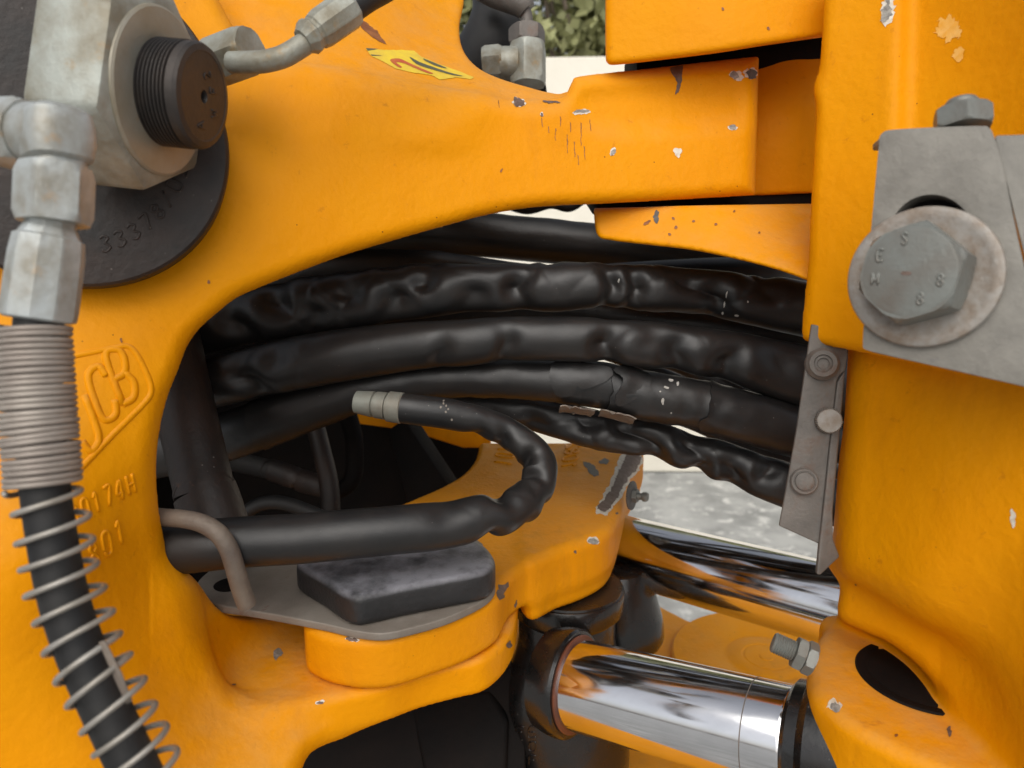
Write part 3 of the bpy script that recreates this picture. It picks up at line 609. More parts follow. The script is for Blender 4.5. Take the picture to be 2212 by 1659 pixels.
# frame sticker, torn
stk = [(790, 107), (894, 110), (910, 123), (940, 136), (970, 147), (1000, 158), (1024, 168), (1018, 172), (985, 168), (950, 173), (938, 166), (924, 162), (895, 158), (870, 153), (853, 148), (828, 134), (804, 123)]
patch(FC, [(jag(stk, 1.0, 4, 3), M['stk_y'], 0.0004), ([(790, 105), (892, 108), (896, 113), (794, 111)], M['stk_k'], 0.0006), ([(800, 119), (905, 122), (908, 125), (804, 122)], M['stk_k'], 0.0006),
           (cr([(842, 131), (862, 128), (885, 138), (912, 150), (935, 160), (925, 160), (900, 150), (872, 138), (855, 136), (868, 146), (860, 146)], 3), M['stk_r'], 0.0007),
           (cr([(884, 124), (905, 135), (935, 146), (970, 158), (1000, 166), (975, 163), (935, 152), (900, 140)], 3), M['stk_k'], 0.0007),
           (cr([(915, 128), (945, 140), (965, 149), (945, 145), (920, 134)], 3), M['stk_k'], 0.0007)], sw, 'warning_sticker', 'torn yellow warning sticker with black and red print')
# kingpost chips
chip(KC, kp, 1917, 25, 10, 26, 10, 'primer', seed=21, rimw=7, label='white edged paint chip at the top edge'); chip(KC, kp, 2050, 62, 20, 26, 20, None, 'pale_chip', seed=22, rimw=4); chip(KC, kp, 2072, 118, 9, 12, 0, None, 'pale_chip', seed=23, rimw=4)
chip(KC, kp, 1416, 468, 7, 13, 0, 'dark_chip', None, seed=24); chip(KC, kp, 1399, 482, 9, 3, -30, 'scrape', None, seed=25); chip(KC, kp, 1803, 1525, 13, 8, 30, 'primer', seed=26, rimw=4)
chip(KC, kp, 2188, 1120, 3, 18, -5, None, 'white_chip', seed=27, rimw=3); chip(KC, kp, 2053, 1583, 5, 10, -10, 'rust_chip', None, seed=28); chip(KC, kp, 1936, 1590, 4, 4, 0, 'scrape', None, seed=29)
for k, (x, y) in enumerate([(1500, 478), (1455, 470), (1545, 485), (1588, 458), (1640, 503), (1460, 492), (1445, 506), (1640, 350), (1660, 60), (1560, 20), (1760, 1250), (1850, 1262), (1990, 1690)]):
    chip(KC, kp, x, y, 3, 3, 0, 'scrape', None, seed=60+k)
# pivot plate wear: long bare patches with a pale rim
lp = [(1352, 980), (1388, 985), (1376, 1010), (1350, 1045), (1325, 1085), (1310, 1108), (1290, 1100), (1300, 1083), (1318, 1060), (1332, 1030), (1345, 1000)]
patch(PC, [(jag([(1344, 978), (1396, 984), (1380, 1014), (1354, 1050), (1328, 1092), (1312, 1114), (1284, 1106), (1296, 1080), (1312, 1056), (1324, 1026), (1336, 996)], 5, 3, 41), M['white_chip'], 0.0003), (jag(lp, 4, 3, 42), M['rust_chip'], 0.0006)], bracket_t, 'worn_patch', 'long brown bare patch with ragged white rim')
patch(PC, [(jag([(1036, 968), (1030, 990), (1004, 1024), (952, 1053), (905, 1072), (915, 1062), (960, 1044), (1000, 1010), (1022, 975)], 3, 3, 44), M['white_chip'], 0.0003), (jag([(1034, 960), (1030, 984), (1002, 1019), (955, 1046), (900, 1068), (950, 1050), (998, 1024), (1026, 992)], 2, 3, 43), M['rust_chip'], 0.0006)], bracket_t, 'worn_patch', 'curved bare rim along the rear edge')
patch(PC, [(jag([(1258, 998), (1275, 1001), (1290, 1015), (1296, 1026), (1284, 1031), (1272, 1018), (1262, 1008)], 3, 3, 45), M['dark_chip'], 0.0004)], bracket_t, 'paint_chip')
patch(PC, [(jag([(1292, 996), (1306, 989), (1318, 996), (1308, 1004), (1296, 1003)], 3, 3, 46), M['dark_chip'], 0.0004)], bracket_t, 'paint_chip')
chip(PC, bracket_t, 1281, 1167, 12, 6, 0, 'primer', seed=47, rimw=2); chip(PC, bracket_t, 1082, 1275, 9, 16, 25, 'rust_chip', None, seed=48); chip(PC, bracket_t, 1243, 1194, 3, 3, 0, 'rust_chip', None, seed=49)
chip(PC, bracket_t, 762, 1381, 14, 4, 8, 'rust_chip', 'white_chip', seed=50, rimw=1); chip(PC, bracket_t, 1113, 1305, 3, 9, 10, 'rust_chip', None, seed=51); chip(PC, bracket_t, 1330, 1108, 3, 3, 0, 'rust_chip', None, seed=52)
chip(PC, bracket_t, 1339, 1195, 7, 22, 25, None, 'white_chip', seed=53, rimw=1)
print('chips', time.time()-T0)
# ================================================================== HOSES IN SLEEVES
def sleeve_fun(seed, amp, wave, tw=1.0, flat=0.05, a0=0.0, quiet=(), dents=()):
    rg = np.random.default_rng(seed); ph = rg.uniform(0, 6.28, 8)
    def f(s, th):
        L = s.max(); u = s + 0.18*wave*np.sin(s/wave*1.9 + ph[0]) + 0.1*wave*np.sin(s/wave*4.1+ph[1])
        env = 0.45 + 0.55*np.clip(np.sin(s/L*5.3 + ph[2])*0.7 + 0.5*np.sin(s/L*13 + ph[3]) + 0.35, 0, 1)
        for q0, q1 in quiet: env = env*(1 - 0.85*np.exp(-((s/L-(q0+q1)/2)/((q1-q0)/2))**4))
        k = 2*np.pi*u/wave
        # diamond buckling: two opposite helical sets of creases, sharp valleys between rounded facets
        c1 = np.abs(np.sin(0.5*(k + 2*th*tw + ph[4]))); c2 = np.abs(np.sin(0.5*(k - 2*th*tw + ph[5])))
        bk = np.minimum(c1, c2)**0.8
        ring = 0.5 + 0.5*np.cos(k + 0.8*np.sin(th + ph[6])); lob = 0.5 + 0.5*np.cos(th - 0.6 + 0.9*np.sin(u/wave*1.3 + ph[7]))
        d = -amp*(0.75*(1-bk)*lob + 0.55*ring**3*lob*lob)*env
        fine = 0.008*np.sin(th*7 + s/wave*5) * env
        for s0, t0, am, ws, wt in dents:      # fraction along, direction (deg, 90 = towards the front), depth, half length (m), half angle
            dt = (th - R(t0) + np.pi) % (2*np.pi) - np.pi; q = ((s - s0*L)/ws)**2 + (dt/wt)**2
            d = d - am*1.95*np.exp(-(((s - s0*L - 0.3*ws*np.sin(dt*2.2 + ws*900))/(ws*0.85))**2)*0.9 - (dt/wt*0.8)**2)
        return 1 + d + fine + flat*np.cos(2*(th + a0))
    return f
def hose(label, rows, fun=None, m='rubber', name='sleeved_hose', group='black sleeved hoses running through the opening', n=26, seg=72):
    p, r = pxpath(rows, n); vs, fs = sweep(p, r, seg, rfun=fun)
    o = link_mesh(name, vs, fs, M[m]); tag(o, label, 'hose', group); return o
h1 = hose('uppermost wrinkled black sleeve crossing the opening', [(330, 735, .70, 112), (440, 708, .69, 112), (540, 683, .68, 114), (640, 666, .67, 124), (737, 652, .66, 122), (830, 637, .655, 120), (1000, 620, .65, 107), (1100, 619, .65, 104), (1200, 619, .65, 103), (1300, 615, .65, 96), (1400, 622, .655, 99), (1500, 629, .66, 99), (1600, 643, .665, 103), (1740, 666, .67, 116), (1850, 685, .675, 116)],
          sleeve_fun(3, .16, .062, 1.0, dents=[(0.151, 110, 0.2, 0.014, 0.6), (0.211, 60, 0.22, 0.014, 0.6), (0.257, 115, 0.24, 0.016, 0.6), (0.309, 65, 0.2, 0.014, 0.6), (0.365, 112, 0.25, 0.016, 0.6), (0.414, 60, 0.2, 0.012, 0.5), (0.467, 115, 0.22, 0.016, 0.6), (0.533, 95, 0.34, 0.012, 0.9), (0.65, 90, 0.3, 0.008, 1.0), (0.681, 90, 0.26, 0.008, 1.0), (0.757, 60, 0.15, 0.012, 0.6), (0.793, 115, 0.26, 0.014, 0.8), (0.849, 60, 0.15, 0.016, 0.6)]))
h2 = hose('smoother second black sleeve with a few dents, under the uppermost one', [(330, 860, .69, 100), (400, 843, .685, 102), (500, 817, .675, 106), (600, 793, .665, 112), (700, 774, .655, 111), (800, 759, .65, 106), (900, 747, .645, 99), (1000, 741, .64, 97), (1100, 732, .64, 93), (1250, 733, .64, 93), (1340, 738, .64, 97), (1450, 750, .645, 99), (1550, 765, .65, 104), (1640, 786, .655, 115), (1745, 816, .66, 135), (1850, 845, .665, 135)],
          sleeve_fun(8, .08, .085, .6, quiet=((.3, .55),), dents=[(0.161, 110, 0.24, 0.014, 0.7), (0.204, 60, 0.12, 0.016, 0.6), (0.431, 112, 0.14, 0.01, 0.7), (0.512, 108, 0.2, 0.01, 0.8), (0.646, 100, 0.34, 0.012, 1.0), (0.697, 60, 0.12, 0.016, 0.6), (0.737, 108, 0.26, 0.013, 0.9), (0.809, 108, 0.22, 0.012, 0.8), (0.875, 70, 0.12, 0.02, 0.7)]))
h3 = hose('third black hose whose sleeve is split open above the yard', [(300, 985, .72, 105), (420, 962, .715, 104), (520, 932, .705, 102), (600, 903, .70, 98), (700, 868, .69, 88), (800, 838, .68, 78), (900, 822, .675, 74), (1000, 816, .67, 74), (1100, 817, .665, 76), (1200, 823, .66, 88), (1300, 832, .66, 98), (1360, 846, .66, 86), (1400, 857, .66, 82), (1500, 872, .66, 80), (1600, 899, .66, 82), (1720, 934, .665, 84), (1850, 965, .67, 86)],
          sleeve_fun(12, .06, .09, .5))
h4 = hose('lowest and most twisted black sleeve, just over the pivot plate', [(700, 835, .76, 60), (820, 832, .75, 58), (900, 842, .74, 62), (1000, 860, .73, 68), (1100, 882, .72, 76), (1200, 906, .71, 80), (1300, 931, .70, 85), (1380, 943, .695, 84), (1450, 962, .69, 88), (1520, 984, .685, 84), (1600, 1012, .68, 92), (1690, 1043, .675, 96), (1780, 1078, .67, 96), (1850, 1100, .67, 96)],
          sleeve_fun(21, .16, .075, .9, a0=.6, dents=[(0.417, 110, 0.2, 0.016, 0.7), (0.513, 60, 0.25, 0.016, 0.7), (0.591, 60, 0.3, 0.014, 0.8), (0.643, 115, 0.34, 0.014, 0.9), (0.704, 50, 0.3, 0.013, 0.8), (0.783, 110, 0.32, 0.014, 0.9), (0.83, 60, 0.2, 0.01, 0.8), (0.73, 135, 0.3, 0.01, 0.8)]))
# the torn outer skin of the third hose: curved shells lying just off it, with open gaps
def shell(parent, rows, s0, s1, a0, a1, lift, seed, m='rubber', n=24, jagr=0.012, flare=0.0):
    p, r = pxpath(rows, 26); p = np.array([tuple(v) for v in p]); N = len(p)
    t = np.gradient(p, axis=0); t /= np.linalg.norm(t, axis=1)[:, None]
    V, FA = [], []; K = 40
    for i in range(K+1):
        for j in range(n+1):
            th = R(a0 + (a1-a0)*j/n); q = s0 + (s1-s0)*i/K
            e = noise.noise(Vector((th*1.6, seed, 0))) * jagr*2 + noise.noise(Vector((th*3.2, seed+3, 0)))*jagr*.7
            e2 = noise.noise(Vector((th*1.6, seed+9, 0))) * jagr*2 + noise.noise(Vector((th*3.2, seed+13, 0)))*jagr*.7
            q = q + (e*(1-i/K) + e2*(i/K)); q = min(max(q, 0), 1); ix = q*(N-1); i0 = min(int(ix), N-2); w = ix-i0
            c = p[i0]*(1-w) + p[i0+1]*w; tt = t[i0]; up = np.array((0, 0, 1.0)); up -= tt*up.dot(tt); up /= np.linalg.norm(up); sd = np.cross(tt, up)
            edge = min(i, K-i)/K*6; jj = min(j, n-j)/n*6
            fl = flare*(max(0, 1-edge)**2 + max(0, 1-jj)**2)
            th2 = th + 0.05*noise.noise(Vector((q*30, seed+5, 0)))*(1 if j in (0, n) else 0)*3
            rr = r[i0] + lift + fl + 0.0012*noise.noise(Vector((q*18, th*2.0, seed)))
            V.append(c + rr*(math.cos(th2)*up + math.sin(th2)*sd))
    for i in range(K):
        for j in range(n):
            a = i*(n+1)+j; FA.append((a, a+1, a+n+2, a+n+1))
    nv = len(V)
    # thickness
    bm = bmesh.new(); bv = [bm.verts.new(v) for v in V]
    for f in FA: bm.faces.new([bv[i] for i in f])
    bm.normal_update(); r0 = bmesh.ops.solidify(bm, geom=bm.faces[:], thickness=0.0011)
    return bm_obj('sleeve_shell', bm, M[m], parent, sharp=60)
rows3 = [(1180, 822, .66, 84), (1240, 828, .66, 86), (1300, 836, .66, 90), (1400, 856, .66, 98), (1500, 871, .66, 96), (1600, 898, .66, 98), (1760, 940, .665, 104)]
ang = lambda a: a
shell(h3, rows3, .365, .72, -170, 170, .0018, 4.0, flare=.0006)
shell(h3, rows3, .70, 1.0, -175, 175, .0026, 8.0, flare=.0008)
def flap(poly, lift, seed):
    poly = jag(cr(poly, 3), 1.0, 3, seed); lo, hi = poly.min(0), poly.max(0); pts = [Vector(p) for p in poly]; n = len(pts)
    gx, gy = np.meshgrid(np.arange(lo[0]+2, hi[0], 6), np.arange(lo[1]+2, hi[1], 6), indexing='ij'); sd = poly_sdf(poly, gx, gy)
    pts += [Vector((x, y)) for x, y, s_ in zip(gx.ravel(), gy.ravel(), sd.ravel()) if s_ < -2]
    r = delaunay_2d_cdt(pts, [(i, (i+1) % n) for i in range(n)], [list(range(n))], 1, 1e-4); bm = bmesh.new(); V = []
    for p in r[0]:
        h, nn = hit('t3', p.x, p.y, lift + .0012*noise.noise(Vector((p.x*.03, p.y*.03, seed)))); V.append(None if h is None else bm.verts.new(h))
    for f in r[2]:
        if all(V[i] is not None for i in f):
            q = [V[i] for i in f]
            if max((q[0].co-q[1].co).length, (q[1].co-q[2].co).length) < .015: bm.faces.new(q)
    for v in [v for v in bm.verts if not v.link_faces]: bm.verts.remove(v)
    bm.normal_update(); bmesh.ops.solidify(bm, geom=bm.faces[:], thickness=.0011); return bm_obj('torn_flap', bm, M['rubber'], h3, sharp=60)
BV['t3'] = BVHTree.FromPolygons([v.co + Vector(h3.location) for v in h3.data.vertices], [p.vertices[:] for p in h3.data.polygons])
flap([(1190, 792), (1240, 788), (1290, 793), (1316, 800), (1321, 812), (1308, 824), (1280, 834), (1254, 838), (1247, 832), (1236, 850), (1200, 848)], .0028, 3)
flap([(1322, 806), (1344, 796), (1375, 808), (1402, 822), (1396, 842), (1376, 856), (1350, 868), (1332, 868), (1327, 856), (1335, 838), (1342, 820)], .0042, 5)
shell(h3, rows3, .10, .31, 132, 165, .0075, 22.0, flare=.001, m='bar', jagr=.008)
shell(h3, rows3, .34, .46, 128, 170, .0060, 29.0, flare=.001, m='bar', jagr=.008)
rows3b = [(560, 918, .703, 102), (700, 868, .69, 92), (800, 838, .68, 82), (900, 822, .675, 78), (1000, 816, .67, 78), (1100, 817, .665, 80), (1200, 823, .66, 86), (1260, 829, .66, 89)]
shell(h3, rows3b, .0, .985, -175, 175, .0012, 31.0, flare=.0006, jagr=.008)
# paint flecks on the sleeves
for o_ in (h1, h3):
    me = o_.data; BV['t'] = BVHTree.FromPolygons([o_.matrix_world @ v.co + Vector(o_.location)*0 if False else v.co + Vector(o_.location) for v in me.vertices], [p.vertices[:] for p in me.polygons])
    spots = [(1570, 636, 1.6, 8), (1565, 658, 1.6, 7), (1561, 676, 2, 3), (1592, 681, 5, 2), (1615, 652, 2, 2), (1337, 606, 2, 5)] if o_ is h1 else []
    for k, (x, y, a, b) in enumerate(spots): patch('t', [(blob(x, y, a, b, 10, 1.2, k), M['fleck'], .0004)], o_, 'paint_fleck', step=3)
sh = [c for c in h3.children][0]
BV['t'] = BVHTree.FromPolygons([v.co + Vector(sh.location) for v in sh.data.vertices], [p.vertices[:] for p in sh.data.polygons])
for k, (x, y, a, b) in enumerate([(1432, 867, 3.5, 8), (1449, 822, 6, 3), (1464, 829, 3, 5), (1438, 838, 6, 2.5), (1426, 846, 2, 2), (1449, 891, 2, 2)]):
    patch('t', [(blob(x, y, a, b, 10, 1.8, k), M['fleck'], .0005)], sh, 'paint_fleck', step=3)
# hoses behind
hg = 'black hoses in the shade behind the sleeves'
hose('thick dusty black hose under the arm, highest of the shaded ones', [(560, 560, .95, 80), (760, 508, .92, 88), (900, 497, .90, 90), (1030, 506, .88, 92), (1280, 530, .86, 92), (1450, 555, .85, 92), (1600, 575, .84, 92), (1850, 600, .82, 92)], sleeve_fun(40, .05, .1), group=hg, n=10, seg=32)
hose('shaded black hose running level behind the uppermost sleeve', [(480, 640, .84, 80), (700, 585, .83, 76), (900, 575, .82, 70), (1000, 582, .82, 60), (1200, 606, .81, 60), (1400, 600, .80, 70), (1600, 600, .79, 84), (1850, 610, .78, 84)], sleeve_fun(41, .05, .1), group=hg, n=10, seg=32)
hose('shaded black hose showing between the two uppermost sleeves', [(700, 690, .79, 60), (1000, 672, .77, 60), (1200, 668, .76, 60), (1400, 690, .75, 64), (1600, 715, .74, 70), (1850, 745, .73, 76)], sleeve_fun(42, .05, .1), group=hg, n=10, seg=32)
hose('shaded black hose dropping behind the second sleeve to the strip', [(1000, 740, .80, 50), (1250, 735, .78, 50), (1440, 775, .77, 44), (1540, 822, .76, 44), (1640, 870, .75, 50), (1850, 930, .74, 60)], None, group=hg, n=10, seg=32)
hose('shaded black hose under the split sleeve beside the strip', [(1380, 880, .78, 30), (1480, 906, .77, 34), (1560, 940, .76, 36), (1640, 972, .75, 46), (1850, 1020, .74, 56)], None, group=hg, n=10, seg=32)
hose('thin black cable slanting behind the split sleeve', [(1240, 740, .84, 30), (1360, 782, .84, 30), (1500, 838, .84, 30), (1700, 930, .84, 30)], None, name='cable', group=hg, n=8, seg=20)
# ---- looped hose
lr = [(855, 880, .600, 58), (905, 886, .602, 59), (962, 893, .606, 60), (1020, 905, .611, 60), (1075, 925, .616, 60), (1122, 953, .618, 66), (1155, 988, .616, 73), (1166, 1022, .612, 75), (1150, 1064, .600, 76), (1110, 1102, .583, 80), (1040, 1131, .568, 84), (950, 1149, .556, 88), (850, 1159, .547, 88), (740, 1169, .54, 90), (640, 1178, .535, 91), (520, 1185, .53, 92), (400, 1196, .53, 95), (300, 1205, .53, 95)]
def loopfun():
    base = sleeve_fun(55, .10, .05, 1.0, dents=[(.15, 150, .2, .010, .8), (.20, 120, .22, .008, .8), (.245, 230, .3, .008, .9), (.27, 120, .25, .007, .9), (.31, 250, .38, .008, .9), (.33, 110, .2, .006, .9), (.355, 262, .38, .007, .9), (.40, 265, .34, .008, .9), (.425, 100, .2, .009, .8), (.46, 280, .3, .009, .8), (.52, 60, .15, .016, .8)])
    def f(s, th):
        L = s.max(); e = np.exp(-((s/L-.33)/.24)**4); b = base(s, th)
        return 1 + (b-1-.05*np.cos(2*th))*e + .02*np.cos(2*th)
    return f
lh = thing('looped_hose', 'smooth black hose doubling back in a tight loop over the pivot plate', 'hose', W(1160, 1000, .63))
lr = [(x, y - (14 if x < 1100 and y > 1100 else 0), d, w*(1.20 if y > 1100 else 1.10)) for x, y, d, w in lr]; p, r = pxpath(lr, 26); vs, fs = sweep(p, r, 64, rfun=loopfun()); lo = link_mesh('hose', vs, fs, M['rubber'], lh)
BV['loop'] = BVHTree.FromPolygons([v.co + Vector(lo.location) for v in lo.data.vertices], [q.vertices[:] for q in lo.data.polygons])
for k, (x, y) in enumerate([(958, 872), (964, 877), (952, 880), (968, 884), (976, 906), (958, 866), (963, 890)]): patch('loop', [(blob(x, y, 2, 2.5, 0, 1, k), M['lock'], .0004)], lo, 'paint_fleck', step=3)
a, b = W(768, 868, .606), W(870, 882, .600); fr = Frame(a, b-a); Lf = (b-a).length; r0 = 29/F*.60
lathe('end_fitting', fr, [(0, r0*.72), (Lf*.02, r0*.85), (Lf*.38, r0*.98), (Lf*.40, r0*.84), (Lf*.42, r0*.84), (Lf*.44, r0*1.0), (Lf*.66, r0*1.02), (Lf*.67, r0*.90), (Lf*.70, r0*.90), (Lf*.71, r0*1.14), (Lf*.98, r0*1.17), (Lf, r0*1.1), (Lf, r0*.9)], M['ferrule_green'], lh)
# ---- shaded pipes and parts inside the opening
def single(name, label, cat, rows, m, group=None, seg=24, n=8):
    o = tube(name, rows, m, None, n, seg); return tag(o, label, cat, group)
single('steel_pipe', 'bare grey pipe bending down in the shade, nearer the fitting of the looped hose', 'pipe', [(655, 840, .90, 40), (672, 890, .90, 40), (695, 975, .88, 40), (712, 1060, .87, 42), (714, 1180, .87, 42)], M['pin_dark'])
single('steel_pipe', 'dark pipe hanging behind the grey pipe in the shade', 'pipe', [(735, 850, 1.0, 40), (752, 900, 1.0, 40), (766, 960, .98, 38), (758, 1040, .97, 38), (700, 1075, .96, 30)], M['inner_dark'])
t = thing('shaded_hose_end', 'grey crimped hose end lying in the shade inside the opening', 'hose fitting', W(640, 1030, .92))
tube('ferrule', [(585, 1015, .93, 44), (590, 1016, .93, 48), (636, 1032, .92, 48), (640, 1034, .92, 42), (648, 1037, .92, 42), (652, 1038, .92, 50), (690, 1050, .91, 46), (715, 1062, .91, 36)], M['pin_dark'], t)
tube('hose', [(440, 985, .98, 40), (520, 1000, .95, 42), (590, 1016, .93, 42)], M['hose'], t)
single('black_hose', 'thin black hose arching low in the shade behind the bent bar', 'hose', [(480, 1160, .80, 30), (540, 1100, .80, 30), (600, 1085, .80, 30), (680, 1110, .80, 30), (760, 1150, .80, 30)], M['hose'])
single('support_tube', 'thick dark tube standing just inside the left edge of the opening', 'tube', [(350, 640, .67, 118), (372, 745, .655, 120), (400, 880, .635, 122), (428, 1000, .62, 124), (442, 1060, .61, 124), (444, 1066, .61, 132), (462, 1120, .605, 134), (478, 1180, .60, 134)], M['bar'] if False else M['pin_dark'], seg=48)
ch = thing('machine_chassis', 'black oily machine chassis deep inside the opening, with added shade plates', 'chassis', W(300, 1000, 1.2))
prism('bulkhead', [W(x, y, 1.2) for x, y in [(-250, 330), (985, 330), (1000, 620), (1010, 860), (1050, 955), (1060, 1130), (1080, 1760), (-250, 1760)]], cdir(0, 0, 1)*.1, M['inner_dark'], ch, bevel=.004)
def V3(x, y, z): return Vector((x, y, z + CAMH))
prism('shade_roof_plate', [V3(-.75, .72, .07), V3(-.07, .72, .07), V3(-.07, 1.35, .07), V3(-.75, 1.35, .07)], Vector((0, 0, .02)), M['inner_dark'], ch, bevel=.002)  # unseen roof added to keep the sun out of the cavity
prism('shade_side_plate', [V3(-.46, .66, .07), V3(-.60, 1.3, .07), V3(-.60, 1.3, -.9), V3(-.46, .66, -.9)], Vector((-.02, 0, 0)), M['inner_dark'], ch, bevel=.002)  # unseen side wall, added so the cavity stays dark
prism('lower_shade_sheet', [W(x, y, d) for x, y, d in [(480, 1470, .76), (900, 1460, .76), (1130, 1440, .76), (1140, 1800, .70), (480, 1800, .70)]], cdir(0, 0, 1)*.02, M['inner_dark'], ch, bevel=.002)  # deep shade under the lower arm, painted as a black sheet
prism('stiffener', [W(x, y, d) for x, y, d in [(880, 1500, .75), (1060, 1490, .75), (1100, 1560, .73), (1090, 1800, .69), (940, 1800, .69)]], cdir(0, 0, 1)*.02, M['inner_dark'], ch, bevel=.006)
br = prism('dark_bracket', [W(838, 930, 1.0), W(872, 905, 1.0), W(1000, 1100, .97), W(990, 1160, .97), W(900, 1160, .97)], Vector((.01, .03, 0)), M['inner_dark'], bevel=.002)
tag(br, 'slanting dark bracket plate in the shade under the looped hose', 'bracket')
bm_ = prism('orange_crossmember', [W(740, 896, 1.1), W(800, 862, 1.1), W(880, 870, 1.1), W(1060, 925, 1.1), W(1060, 968, 1.1), W(1000, 968, 1.1), W(880, 930, 1.1), W(770, 916, 1.1)], Vector((0, .05, .0)), M['paint'], bevel=.003)
tag(bm_, 'shaded orange crossmember glimpsed behind the hose fitting', 'crossmember')
# ================================================================== PAD, LOCK PLATE, BENT BAR
t = thing('lock_plate', 'grey steel plate under the rubber pad with a bent bar handle', 'plate', H(700, 1330, ZC+.006) + CAMP)
lp = cr([(1066, 1245), (1068, 1272), (1040, 1299), (965, 1334), (885, 1357), (825, 1368), (765, 1362), (700, 1347), (600, 1328), (530, 1316), (478, 1308), (436, 1290), (424, 1268), (436, 1246), (480, 1215), (560, 1190), (700, 1170), (1000, 1160), (1050, 1195)], 4)
f_ = [H(*p, ZC+.0065) + CAMP for p in lp]
prism('plate', f_, Vector((0, 0, -.0062)), M['lock'], t, bevel=.0012)
hc = H(497, 1262, ZC+.0069) + CAMP
lathe('slot_hole', Frame(hc, Vector((0, 0, 1))), [(-.0005, .012), (0.0, .0125), (.0002, .012)], M['inner_dark'], t)
tube('bent_bar', [(250, 1100, .52, 36), (340, 1116, .515, 38), (396, 1121, .51, 39), (440, 1132, .508, 40), (474, 1155, .507, 41), (496, 1190, .509, 41), (510, 1235, .514, 41), (522, 1275, .52, 41), (534, 1306, .525, 41)], M['bar'], t, n=10, seg=32)
pt = cr([(642, 1212), (650, 1222), (690, 1244), (735, 1276), (762, 1287), (790, 1286), (860, 1270), (960, 1252), (1046, 1236), (1066, 1224), (1071, 1206), (1058, 1186), (1034, 1168), (1005, 1160), (900, 1168), (760, 1188), (660, 1200)], 4)
zp = ZC+.031
pt = cr([(640, 1211), (652, 1226), (700, 1254), (738, 1279), (768, 1288), (800, 1284), (860, 1271), (960, 1252), (1036, 1238), (1062, 1226), (1070, 1207), (1058, 1184), (1036, 1168), (1000, 1162), (900, 1170), (760, 1188), (665, 1200)], 4)
f_ = [H(*p, zp) + CAMP for p in pt]
pd = prism('rubber_pad', f_, Vector((0, 0, -.0245)), M['pad'], None, bevel=.0060, seg=5)
tag(pd, 'worn black rubber stop pad, grey with scuffs, on the grey plate', 'rubber pad')

# ================================================================== SWING CYLINDERS
zt = ZC - .0605
cc = H(1228, 1200, zt) + CAMP; cc.y = (H(1204, 1319, zt) + CAMP).y + .053; cc.x = (1226 - CX)/F*depth_of(cc)
t = thing('cylinder_trunnion', 'oily black trunnion block under the pivot plate holding the front rod', 'trunnion', (cc.x, cc.y, cc.z - .1))
fr = Frame(cc, Vector((0, 0, -1)))
lathe('collar', fr, [(.0005, .0530), (.0025, .0535), (.0030, .0552), (.0045, .0558), (.0225, .0558), (.0240, .0550), (.0245, .0515), (.0300, .0490)], M['black_gloss'], t, seg=96)
lathe('barrel', fr, [(.028, .047), (.034, .048), (.055, .048), (.075, .051), (.10, .060), (.12, .066), (.40, .067)], M['black_gloss'], t, seg=96)
def rod(label, p0, p1, rad, bossm=True):
    ax = (p1-p0); L = ax.length; fr = Frame(p0, ax)
    t = thing('piston_rod', label, 'piston rod', p0, 'chrome swing cylinder rods')
    lathe('rod', fr, [(-.03, rad), (L-.004, rad), (L-.002, rad*.995), (L-.0015, rad*.985)], M['chrome'], t, seg=128, sharp=60)
    return t, fr, L
p0, p1 = W(1262, 1482, .665), W(1716, 1598, .565)
t1, fr1, L1 = rod('front chrome rod, sharp reflections, entering the black trunnion', p0, p1, .0385)
lathe('wiper_band', fr1, [(L1-.030, .0384), (L1-.0298, .03875), (L1-.0292, .03875), (L1-.029, .0384)], M['strip'], t1, seg=128, sharp=60)
fr1b = Frame(p0, p1-p0)
lathe('rod_boss', fr1b, [(-.034, .044), (-.022, .0468), (-.014, .0474), (-.010, .0468), (-.0080, .0450), (-.0078, .041)], M['black_gloss'], t, seg=96)
lathe('seal_ring', fr1b, [(-.009, .0415), (-.0064, .0422), (-.0056, .0412), (-.0056, .039)], M['seal'], t1, seg=128)
gl = lathe('gland', fr1, [(L1-.001, .030), (L1-.001, .0405), (L1+.002, .0440), (L1+.010, .0445), (L1+.012, .0465), (L1+.016, .050), (L1+.06, .050)], M['black_gloss'], None, seg=96)
tag(gl, 'black gland end of the cylinder at the right end of the front rod', 'cylinder')
q0, q1 = W(1318, 1178, .865), W(1860, 1322, .675)
t2, fr2, L2 = rod('rear chrome rod, half behind the pivot plate and the kingpost', q0, q1, .0372)
rb = lathe('rear_trunnion', Frame(W(1338, 1262, .82), Vector((.05, 0, -1))), [(-.02, .03), (.0, .037), (.02, .041), (.035, .045), (.048, .047), (.060, .047), (.066, .044), (.070, .04)], M['black_gloss'], None, seg=96)
tag(rb, 'black rounded end of the rear cylinder behind the trunnion', 'trunnion')
# stamped figures low on the trunnion barrel
BV['bar'] = None
bo = [o for o in t.children if o.name.startswith('barrel')][0]
BV['bar'] = BVHTree.FromPolygons([v.co + Vector(bo.location) for v in bo.data.vertices], [q.vertices[:] for q in bo.data.polygons])
cast_text('bar', 'FE', (1112, 1592), (20, 0), (2, -22), M['black_gloss'], t, w=4, adv=(28, 0)); cast_text('bar', '10', (1112, 1622), (18, 0), (2, -20), M['black_gloss'], t, w=4, adv=(28, 0)); cast_text('bar', 'AF', (1112, 1652), (18, 0), (2, -20), M['black_gloss'], t, w=4, adv=(28, 0))
